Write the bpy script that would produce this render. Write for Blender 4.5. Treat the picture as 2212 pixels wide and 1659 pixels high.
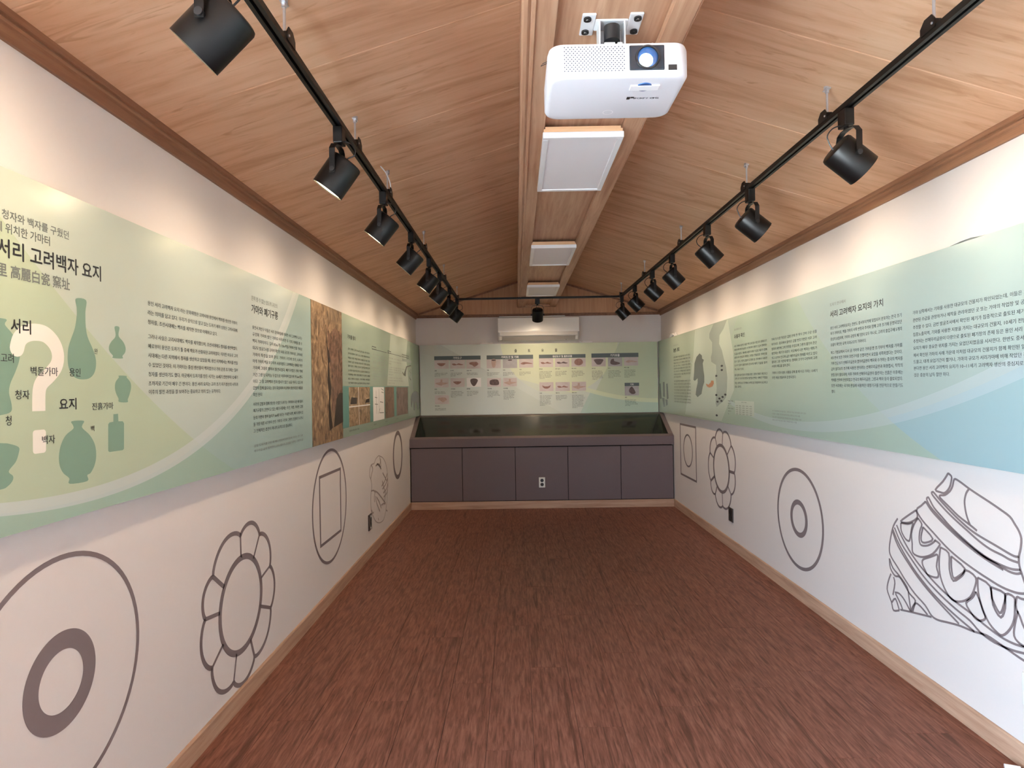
# Small exhibition room: pitched oak ceiling, track spotlights, long exhibit boards, display case at the back.
# Units are metres. x to the right, y into the room, z up. The room is 3.0 m wide.
import bpy, bmesh, math, random
from mathutils import Vector, Matrix
random.seed(7)
for o in list(bpy.data.objects):
    bpy.data.objects.remove(o)
SC = bpy.context.scene
COL = SC.collection

# ------------------------------------------------------------------ camera
cam_data = bpy.data.cameras.new('camera')
cam_data.sensor_width = 36.0
cam_data.lens = 1330.0 / 2212.0 * 36.0
cam_data.clip_start = 0.02
cam = bpy.data.objects.new('camera', cam_data)
COL.objects.link(cam)
yaw, pitch, roll = -0.00713, 0.00597, -0.01542
cy, sy, cp, sp, cr, sr = math.cos(yaw), math.sin(yaw), math.cos(pitch), math.sin(pitch), math.cos(roll), math.sin(roll)
fw = Vector((sy * cp, cy * cp, sp)); r0 = Vector((cy, -sy, 0)); u0 = r0.cross(fw)
rt = r0 * cr + u0 * sr; up = u0 * cr - r0 * sr
cam.matrix_world = Matrix(((rt.x, up.x, -fw.x, -0.27548), (rt.y, up.y, -fw.y, 0.0), (rt.z, up.z, -fw.z, 1.37188), (0, 0, 0, 1)))
SC.camera = cam

# ------------------------------------------------------------------ sky, sun, exposure
SC.view_settings.view_transform = 'Standard'
SC.view_settings.look = 'None'
SC.view_settings.gamma = 1.0
SC.view_settings.use_curve_mapping = False
SC.view_settings.exposure = 1.0
SC.cycles.use_denoising = True
SC.cycles.max_bounces = 10
SC.cycles.diffuse_bounces = 5
SC.cycles.sample_clamp_indirect = 8.0
world = bpy.data.worlds.new('sky')
SC.world = world
world.use_nodes = True
wbg = world.node_tree.nodes['Background']
wbg.inputs['Color'].default_value = (0.59, 0.79, 1.0, 1)
wbg.inputs['Strength'].default_value = 21.0
sun_data = bpy.data.lights.new('sun', 'SUN')
sun_data.energy = 200.0
sun_data.angle = 0.01
sun_data.color = (0.84, 0.93, 1.0)
sun = bpy.data.objects.new('sun', sun_data)
sun.rotation_euler = (math.radians(-14), math.radians(30), 0)
sun.location = (0, 3, 8)
COL.objects.link(sun)
# the open doorway in the left wall beside the camera guides the sky light (a portal adds no light of its own)
DOOR_Y0, DOOR_Y1, DOOR_Z, Y_FRONT = -1.05, 0.45, 2.08, -1.6
por_data = bpy.data.lights.new('doorway_portal', 'AREA')
por_data.shape = 'RECTANGLE'
por_data.size = DOOR_Z
por_data.size_y = DOOR_Y1 - DOOR_Y0
por_data.cycles.is_portal = True
por = bpy.data.objects.new('doorway_portal', por_data)
por.location = (-1.56, (DOOR_Y0 + DOOR_Y1) / 2, DOOR_Z / 2)
por.rotation_euler = (0, math.radians(-90), 0)
COL.objects.link(por)

# ------------------------------------------------------------------ helpers
def lin(c):
    out = []
    for v in c[:3]:
        v = v / 255.0
        out.append(v / 12.92 if v <= 0.04045 else ((v + 0.055) / 1.055) ** 2.4)
    return (*out, 1.0)

MATS = {}
def mat(name, rgb, rough=0.6, metal=0.0, spec=0.5, emit=None, estr=0.0, coat=0.0, bump=0.0, bscale=200.0, vary=0.0, vscale=3.0):
    m = bpy.data.materials.new(name); m.use_nodes = True
    nt = m.node_tree; b = nt.nodes['Principled BSDF']
    b.inputs['Base Color'].default_value = lin(rgb)
    b.inputs['Roughness'].default_value = rough
    b.inputs['Metallic'].default_value = metal
    b.inputs['Specular IOR Level'].default_value = spec
    b.inputs['Coat Weight'].default_value = coat
    if emit:
        b.inputs['Emission Color'].default_value = lin(emit); b.inputs['Emission Strength'].default_value = estr
    tc = nt.nodes.new('ShaderNodeTexCoord')
    if vary > 0:
        n = nt.nodes.new('ShaderNodeTexNoise'); n.inputs['Scale'].default_value = vscale; n.inputs['Detail'].default_value = 5
        nt.links.new(tc.outputs['Object'], n.inputs['Vector'])
        mx = nt.nodes.new('ShaderNodeMix'); mx.data_type = 'RGBA'
        a = lin(rgb); mx.inputs[6].default_value = (a[0] * (1 - vary), a[1] * (1 - vary), a[2] * (1 - vary), 1); mx.inputs[7].default_value = (min(1, a[0] * (1 + vary)), min(1, a[1] * (1 + vary)), min(1, a[2] * (1 + vary)), 1)
        nt.links.new(n.outputs['Fac'], mx.inputs[0]); nt.links.new(mx.outputs[2], b.inputs['Base Color'])
    if bump > 0:
        n2 = nt.nodes.new('ShaderNodeTexNoise'); n2.inputs['Scale'].default_value = bscale; n2.inputs['Detail'].default_value = 3
        nt.links.new(tc.outputs['Object'], n2.inputs['Vector'])
        bp_ = nt.nodes.new('ShaderNodeBump'); bp_.inputs['Strength'].default_value = bump; bp_.inputs['Distance'].default_value = 0.002
        nt.links.new(n2.outputs['Fac'], bp_.inputs['Height']); nt.links.new(bp_.outputs['Normal'], b.inputs['Normal'])
    MATS[name] = m
    return m

def wood(name, base, dark, light, stretch, rough=0.5, contrast=1.0, fleck=0.5, fleck_scale=(1, 1, 1), rnd=True, bump=0.15, tone=0.06):
    """Procedural timber: long grain along the axis with the small stretch value."""
    m = bpy.data.materials.new(name); m.use_nodes = True
    nt = m.node_tree; N = nt.nodes; L = nt.links; b = N['Principled BSDF']
    b.inputs['Roughness'].default_value = rough; b.inputs['Specular IOR Level'].default_value = 0.35
    tc = N.new('ShaderNodeTexCoord'); oi = N.new('ShaderNodeObjectInfo')
    add = N.new('ShaderNodeVectorMath'); add.operation = 'MULTIPLY_ADD'
    add.inputs[1].default_value = (1, 1, 1)
    L.new(tc.outputs['Object'], add.inputs[0])
    if rnd:
        sc = N.new('ShaderNodeVectorMath'); sc.operation = 'SCALE'; sc.inputs[0].default_value = (13.7, 29.3, 7.1)
        L.new(oi.outputs['Random'], sc.inputs['Scale']); L.new(sc.outputs[0], add.inputs[2])
    mp = N.new('ShaderNodeMapping'); mp.inputs['Scale'].default_value = stretch
    L.new(add.outputs[0], mp.inputs['Vector'])
    n1 = N.new('ShaderNodeTexNoise'); n1.inputs['Scale'].default_value = 1.0; n1.inputs['Detail'].default_value = 7; n1.inputs['Roughness'].default_value = 0.62; n1.inputs['Distortion'].default_value = 0.6
    L.new(mp.outputs[0], n1.inputs['Vector'])
    r1 = N.new('ShaderNodeValToRGB')
    r1.color_ramp.elements[0].position = 0.5 - 0.22 / contrast; r1.color_ramp.elements[0].color = lin(dark)
    r1.color_ramp.elements[1].position = 0.5 + 0.2 / contrast; r1.color_ramp.elements[1].color = lin(light)
    e = r1.color_ramp.elements.new(0.5); e.color = lin(base)
    L.new(n1.outputs['Fac'], r1.inputs['Fac'])
    mp2 = N.new('ShaderNodeMapping'); mp2.inputs['Scale'].default_value = fleck_scale
    L.new(add.outputs[0], mp2.inputs['Vector'])
    n2 = N.new('ShaderNodeTexNoise'); n2.inputs['Scale'].default_value = 1.0; n2.inputs['Detail'].default_value = 4; n2.inputs['Distortion'].default_value = 1.2
    L.new(mp2.outputs[0], n2.inputs['Vector'])
    r2 = N.new('ShaderNodeValToRGB'); r2.color_ramp.elements[0].position = 0.60; r2.color_ramp.elements[0].color = (0, 0, 0, 1); r2.color_ramp.elements[1].position = 0.70; r2.color_ramp.elements[1].color = (1, 1, 1, 1)
    L.new(n2.outputs['Fac'], r2.inputs['Fac'])
    ml = N.new('ShaderNodeMath'); ml.operation = 'MULTIPLY'; ml.inputs[1].default_value = fleck
    L.new(r2.outputs['Color'], ml.inputs[0])
    mx = N.new('ShaderNodeMix'); mx.data_type = 'RGBA'; mx.inputs[7].default_value = lin(dark)
    L.new(ml.outputs[0], mx.inputs[0]); L.new(r1.outputs['Color'], mx.inputs[6])
    hv = N.new('ShaderNodeHueSaturation')
    mr = N.new('ShaderNodeMapRange'); mr.inputs['To Min'].default_value = 1 - tone; mr.inputs['To Max'].default_value = 1 + tone
    L.new(oi.outputs['Random'], mr.inputs['Value']); L.new(mr.outputs[0], hv.inputs['Value']); L.new(mx.outputs[2], hv.inputs['Color'])
    L.new(hv.outputs['Color'], b.inputs['Base Color'])
    bu = N.new('ShaderNodeBump'); bu.inputs['Strength'].default_value = bump; bu.inputs['Distance'].default_value = 0.001
    L.new(n1.outputs['Fac'], bu.inputs['Height']); L.new(bu.outputs['Normal'], b.inputs['Normal'])
    MATS[name] = m
    return m

def tag(o, label=None, cat=None, group=None, kind=None):
    if label: o['label'] = label
    if cat: o['category'] = cat
    if group: o['group'] = group
    if kind: o['kind'] = kind
    return o

def empty(name, loc=(0, 0, 0), parent=None, matrix=None):
    o = bpy.data.objects.new(name, None); o.empty_display_size = 0.05
    COL.objects.link(o)
    if matrix is not None: o.matrix_world = matrix
    else: o.location = loc
    if parent: o.parent = parent
    return o

class MB:
    """Collects shapes; build() links them as one mesh object."""
    def __init__(self): self.v = []; self.f = []
    def add(self, vs, fs):
        n = len(self.v); self.v += [tuple(p) for p in vs]; self.f += [tuple(i + n for i in f) for f in fs]; return self
    def box(self, x0, x1, y0, y1, z0, z1):
        return self.add([(x0, y0, z0), (x1, y0, z0), (x1, y1, z0), (x0, y1, z0), (x0, y0, z1), (x1, y0, z1), (x1, y1, z1), (x0, y1, z1)],
                        [(0, 3, 2, 1), (4, 5, 6, 7), (0, 1, 5, 4), (1, 2, 6, 5), (2, 3, 7, 6), (3, 0, 4, 7)])
    def cyl(self, a, b, r, seg=16, r2=None, caps=True):
        a = Vector(a); b = Vector(b); r2 = r if r2 is None else r2
        d = (b - a).normalized(); q = Vector((0, 0, 1)) if abs(d.z) < 0.9 else Vector((1, 0, 0))
        s = d.cross(q).normalized(); t = d.cross(s)
        vs = []
        for c, rr in ((a, r), (b, r2)):
            for i in range(seg):
                an = 2 * math.pi * i / seg
                vs.append(c + s * math.cos(an) * rr + t * math.sin(an) * rr)
        fs = [(i, (i + 1) % seg, seg + (i + 1) % seg, seg + i) for i in range(seg)]
        if caps: fs += [tuple(range(seg - 1, -1, -1)), tuple(range(seg, 2 * seg))]
        return self.add(vs, fs)
    def lathe(self, a, d, prof, seg=24):
        """prof: (distance along axis d from a, radius)."""
        a = Vector(a); d = Vector(d).normalized(); q = Vector((0, 1, 0)) if abs(d.y) < 0.9 else Vector((1, 0, 0))
        s = d.cross(q).normalized(); t = d.cross(s); vs = []; fs = []
        for h, r in prof:
            for i in range(seg):
                an = 2 * math.pi * i / seg
                vs.append(a + d * h + s * math.cos(an) * r + t * math.sin(an) * r)
        for k in range(len(prof) - 1):
            for i in range(seg):
                j = (i + 1) % seg
                fs.append((k * seg + i, k * seg + j, (k + 1) * seg + j, (k + 1) * seg + i))
        return self.add(vs, fs)
    def tube(self, pts, r, seg=8):
        pts = [Vector(p) for p in pts]; vs = []; fs = []; s = None
        for i, p in enumerate(pts):
            d = (pts[min(i + 1, len(pts) - 1)] - pts[max(i - 1, 0)]).normalized()
            if s is None:
                q = Vector((0, 0, 1)) if abs(d.z) < 0.9 else Vector((1, 0, 0)); s = d.cross(q).normalized()
            else:
                s = (s - d * s.dot(d)).normalized()
            t = d.cross(s)
            for k in range(seg):
                an = 2 * math.pi * k / seg; vs.append(p + s * math.cos(an) * r + t * math.sin(an) * r)
        for i in range(len(pts) - 1):
            for k in range(seg):
                j = (k + 1) % seg; fs.append((i * seg + k, i * seg + j, (i + 1) * seg + j, (i + 1) * seg + k))
        fs += [tuple(range(seg - 1, -1, -1)), tuple((len(pts) - 1) * seg + k for k in range(seg))]
        return self.add(vs, fs)
    def prism(self, poly, axis, a, b):
        """Extrude a 2D polygon along an axis ('x','y','z') from a to b."""
        def P(p, h): return {'x': (h, p[0], p[1]), 'y': (p[0], h, p[1]), 'z': (p[0], p[1], h)}[axis]
        n = len(poly)
        fs = [(i, (i + 1) % n, n + (i + 1) % n, n + i) for i in range(n)] + [tuple(range(n - 1, -1, -1)), tuple(range(n, 2 * n))]
        return self.add([P(p, a) for p in poly] + [P(p, b) for p in poly], fs)
    def poly(self, pts, z=0.0):
        return self.add([(p[0], p[1], z) for p in pts], [tuple(range(len(pts)))])
    def ribbon(self, pts, w, z=0.0, closed=False, cap=False):
        """Flat stroke of width w in the local xy plane."""
        pts = [Vector((p[0], p[1])) for p in pts]
        if closed and (pts[0] - pts[-1]).length < 1e-6: pts = pts[:-1]
        n = len(pts); vs = []; fs = []
        for i, p in enumerate(pts):
            if closed: a, c = pts[i - 1], pts[(i + 1) % n]
            else: a, c = pts[max(i - 1, 0)], pts[min(i + 1, n - 1)]
            d1 = (p - a); d2 = (c - p)
            d1 = d1.normalized() if d1.length > 1e-9 else d2.normalized(); d2 = d2.normalized() if d2.length > 1e-9 else d1
            t = d1 + d2
            t = t.normalized() if t.length > 1e-6 else d1
            nrm = Vector((-t.y, t.x)); k = 1.0 / max(0.5, nrm.dot(Vector((-d1.y, d1.x))))
            h = w * 0.5 * k
            vs += [(p.x + nrm.x * h, p.y + nrm.y * h, z), (p.x - nrm.x * h, p.y - nrm.y * h, z)]
        m = n if closed else n - 1
        for i in range(m):
            j = (i + 1) % n; fs.append((2 * i + 1, 2 * j + 1, 2 * j, 2 * i))
        self.add(vs, fs)
        if cap:
            for e in (pts[0], pts[-1]): self.poly([(e.x + math.cos(2 * math.pi * i / 20) * w / 2, e.y + math.sin(2 * math.pi * i / 20) * w / 2) for i in range(20)], z)
        return self
    def ring(self, c, ro, ri, z=0.0, seg=72, asp=1.0):
        vs = []; fs = []
        for i in range(seg):
            a = 2 * math.pi * i / seg
            for r in (ro, ri): vs.append((c[0] + math.cos(a) * r * asp, c[1] + math.sin(a) * r, z))
        for i in range(seg):
            j = (i + 1) % seg; fs.append((2 * i + 1, 2 * i, 2 * j, 2 * j + 1))
        return self.add(vs, fs)
    def mesh(self, name):
        me = bpy.data.meshes.new(name); me.from_pydata(self.v, [], self.f); me.update(); return me
    def build(self, name, material, parent=None, smooth=False, bevel=0.0, recalc=True, seg=2):
        me = self.mesh(name)
        if recalc:
            bm = bmesh.new(); bm.from_mesh(me); bmesh.ops.recalc_face_normals(bm, faces=bm.faces); bm.to_mesh(me); bm.free()
        o = bpy.data.objects.new(name, me)
        me.materials.append(MATS[material] if isinstance(material, str) else material)
        COL.objects.link(o)
        if parent: o.parent = parent
        if smooth:
            for p in me.polygons: p.use_smooth = True
            me.set_sharp_from_angle(angle=math.radians(40))
        if bevel > 0:
            md = o.modifiers.new('bevel', 'BEVEL'); md.width = bevel; md.segments = seg; md.limit_method = 'ANGLE'; md.angle_limit = math.radians(35)
        return o

def smooth3(pts, n=4):
    P = [Vector(p) for p in pts]; m = len(P); out = []
    for i in range(m - 1):
        p0, p1_, p2_, p3 = P[max(i - 1, 0)], P[i], P[i + 1], P[min(i + 2, m - 1)]
        for k in range(n):
            t = k / n; out.append(0.5 * ((2 * p1_) + (p2_ - p0) * t + (2 * p0 - 5 * p1_ + 4 * p2_ - p3) * t * t + (3 * p1_ - p0 - 3 * p2_ + p3) * t ** 3))
    return out + [P[-1]]

def smooth_path(pts, n=4, closed=False):
    """Catmull-Rom resampling of a 2D polyline."""
    P = [Vector((p[0], p[1])) for p in pts]
    if closed and (P[0] - P[-1]).length < 1e-6: P = P[:-1]
    m = len(P); out = []
    for i in range(m if closed else m - 1):
        p0 = P[i - 1] if (closed or i > 0) else P[0]; p1 = P[i]; p2 = P[(i + 1) % m]; p3 = P[(i + 2) % m] if (closed or i + 2 < m) else P[m - 1]
        for k in range(n):
            t = k / n
            q = 0.5 * ((2 * p1) + (p2 - p0) * t + (2 * p0 - 5 * p1 + 4 * p2 - p3) * t * t + (3 * p1 - p0 - 3 * p2 + p3) * t ** 3)
            out.append((q.x, q.y))
    if not closed: out.append((P[-1].x, P[-1].y))
    return out

def rrect(w, d, r, n=6):
    out = []
    for cx, cy_, a0 in ((w - r, d - r, 0), (-w + r, d - r, 90), (-w + r, -d + r, 180), (w - r, -d + r, 270)):
        for i in range(n + 1):
            a = math.radians(a0 + 90 * i / n); out.append((cx + math.cos(a) * r, cy_ + math.sin(a) * r))
    return out

# lettering: every character is turned into a flat mesh once, then set into lines
_glyph = {}
def glyphs(chars, bold):
    """Converts characters to meshes: one text object, one character per line, sorted back by height."""
    need = [c for c in sorted(set(chars)) if (c, bold) not in _glyph and c != ' ']
    if not need: return
    cu = bpy.data.curves.new('glyph', 'FONT'); cu.body = '\n'.join(need); cu.size = 1; cu.resolution_u = 2
    cu.space_line = 3.0; cu.offset = 0.016 if bold else 0.0
    ob = bpy.data.objects.new('glyph', cu); COL.objects.link(ob)
    me = bpy.data.meshes.new_from_object(ob.evaluated_get(bpy.context.evaluated_depsgraph_get()))
    rows = {}
    for p in me.polygons:
        k = int(round((0.4 - me.vertices[p.vertices[0]].co.y) / 3.0)); rows.setdefault(k, []).append(tuple(p.vertices))
    for k, c in enumerate(need):
        idx = {}; vs = []; fs = []
        for f in rows.get(k, []):
            g_ = []
            for i in f:
                if i not in idx:
                    idx[i] = len(vs); co = me.vertices[i].co; vs.append((co.x, co.y + 3.0 * k))
                g_.append(idx[i])
            fs.append(tuple(g_))
        _glyph[(c, bold)] = (vs, fs)
    bpy.data.meshes.remove(me); bpy.data.objects.remove(ob); bpy.data.curves.remove(cu)

REGULAR = [(-0.010, 0), (0.010, 0)]
BOLD = [(-0.018, 0), (0.018, 0), (0, 0.018), (0, -0.018)]

def adv(c):
    o = ord(c)
    if c == ' ': return 0.26
    if c in '.,': return 0.30
    if o < 0x2000: return 0.62 if c.isupper() else 0.56
    if 0x4e00 <= o < 0xa000: return 1.0
    return 0.92

def text_width(s): return sum(adv(c) for c in s)

def set_line(mb, s, s0, zb, zt, s1=None, z=0.0006, bold=False, natural=None):
    """Sets one line between s0 and s1 (or at a given width per em) with cap box zb..zt."""
    glyphs(s, False)
    ky = (zt - zb) / 0.91
    kx = (s1 - s0) / text_width(s) if s1 is not None else (natural if natural else ky)
    x = 0.0; w = BOLD if bold else REGULAR
    for c in s:
        if c != ' ':
            vs, fs = _glyph[(c, False)]
            for k, (ox, oy) in enumerate(w):     # strokes are thickened by overprinting
                mb.add([(s0 + (x + px + ox) * kx, zb + (py + 0.08 + oy) * ky, z + k * 0.00003) for px, py in vs], fs)
        x += adv(c)
    return mb

# PRELOAD: every character used on the boards, converted once while the scene is still light
glyphs('仁址瓷白窯西里高麗龍가간갑같개거건것게견경고곳공과관구국굴굽규그금급기긴길까께나남납노높는능다단담대덕던데도돌되된두드득든들등따때또라량러럼려련례로루르른를름릇릉리마만많매며면명모무문물미및바반받발방백번벽변보본볼부분붕비사산상생서선설성세수시식실심쌓아안알압았약어업없었에여역연였영예온와완요용우운월웠위유으은을음의이인일입있자작잘장재적전접정제져조존주준중지진집징짧쪽처청체초추출충치침크큰태터토특틀편폐포품하한할함해했향형화확황후흔흙히BOXLIGHT0123456789.,~m', False)

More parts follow.
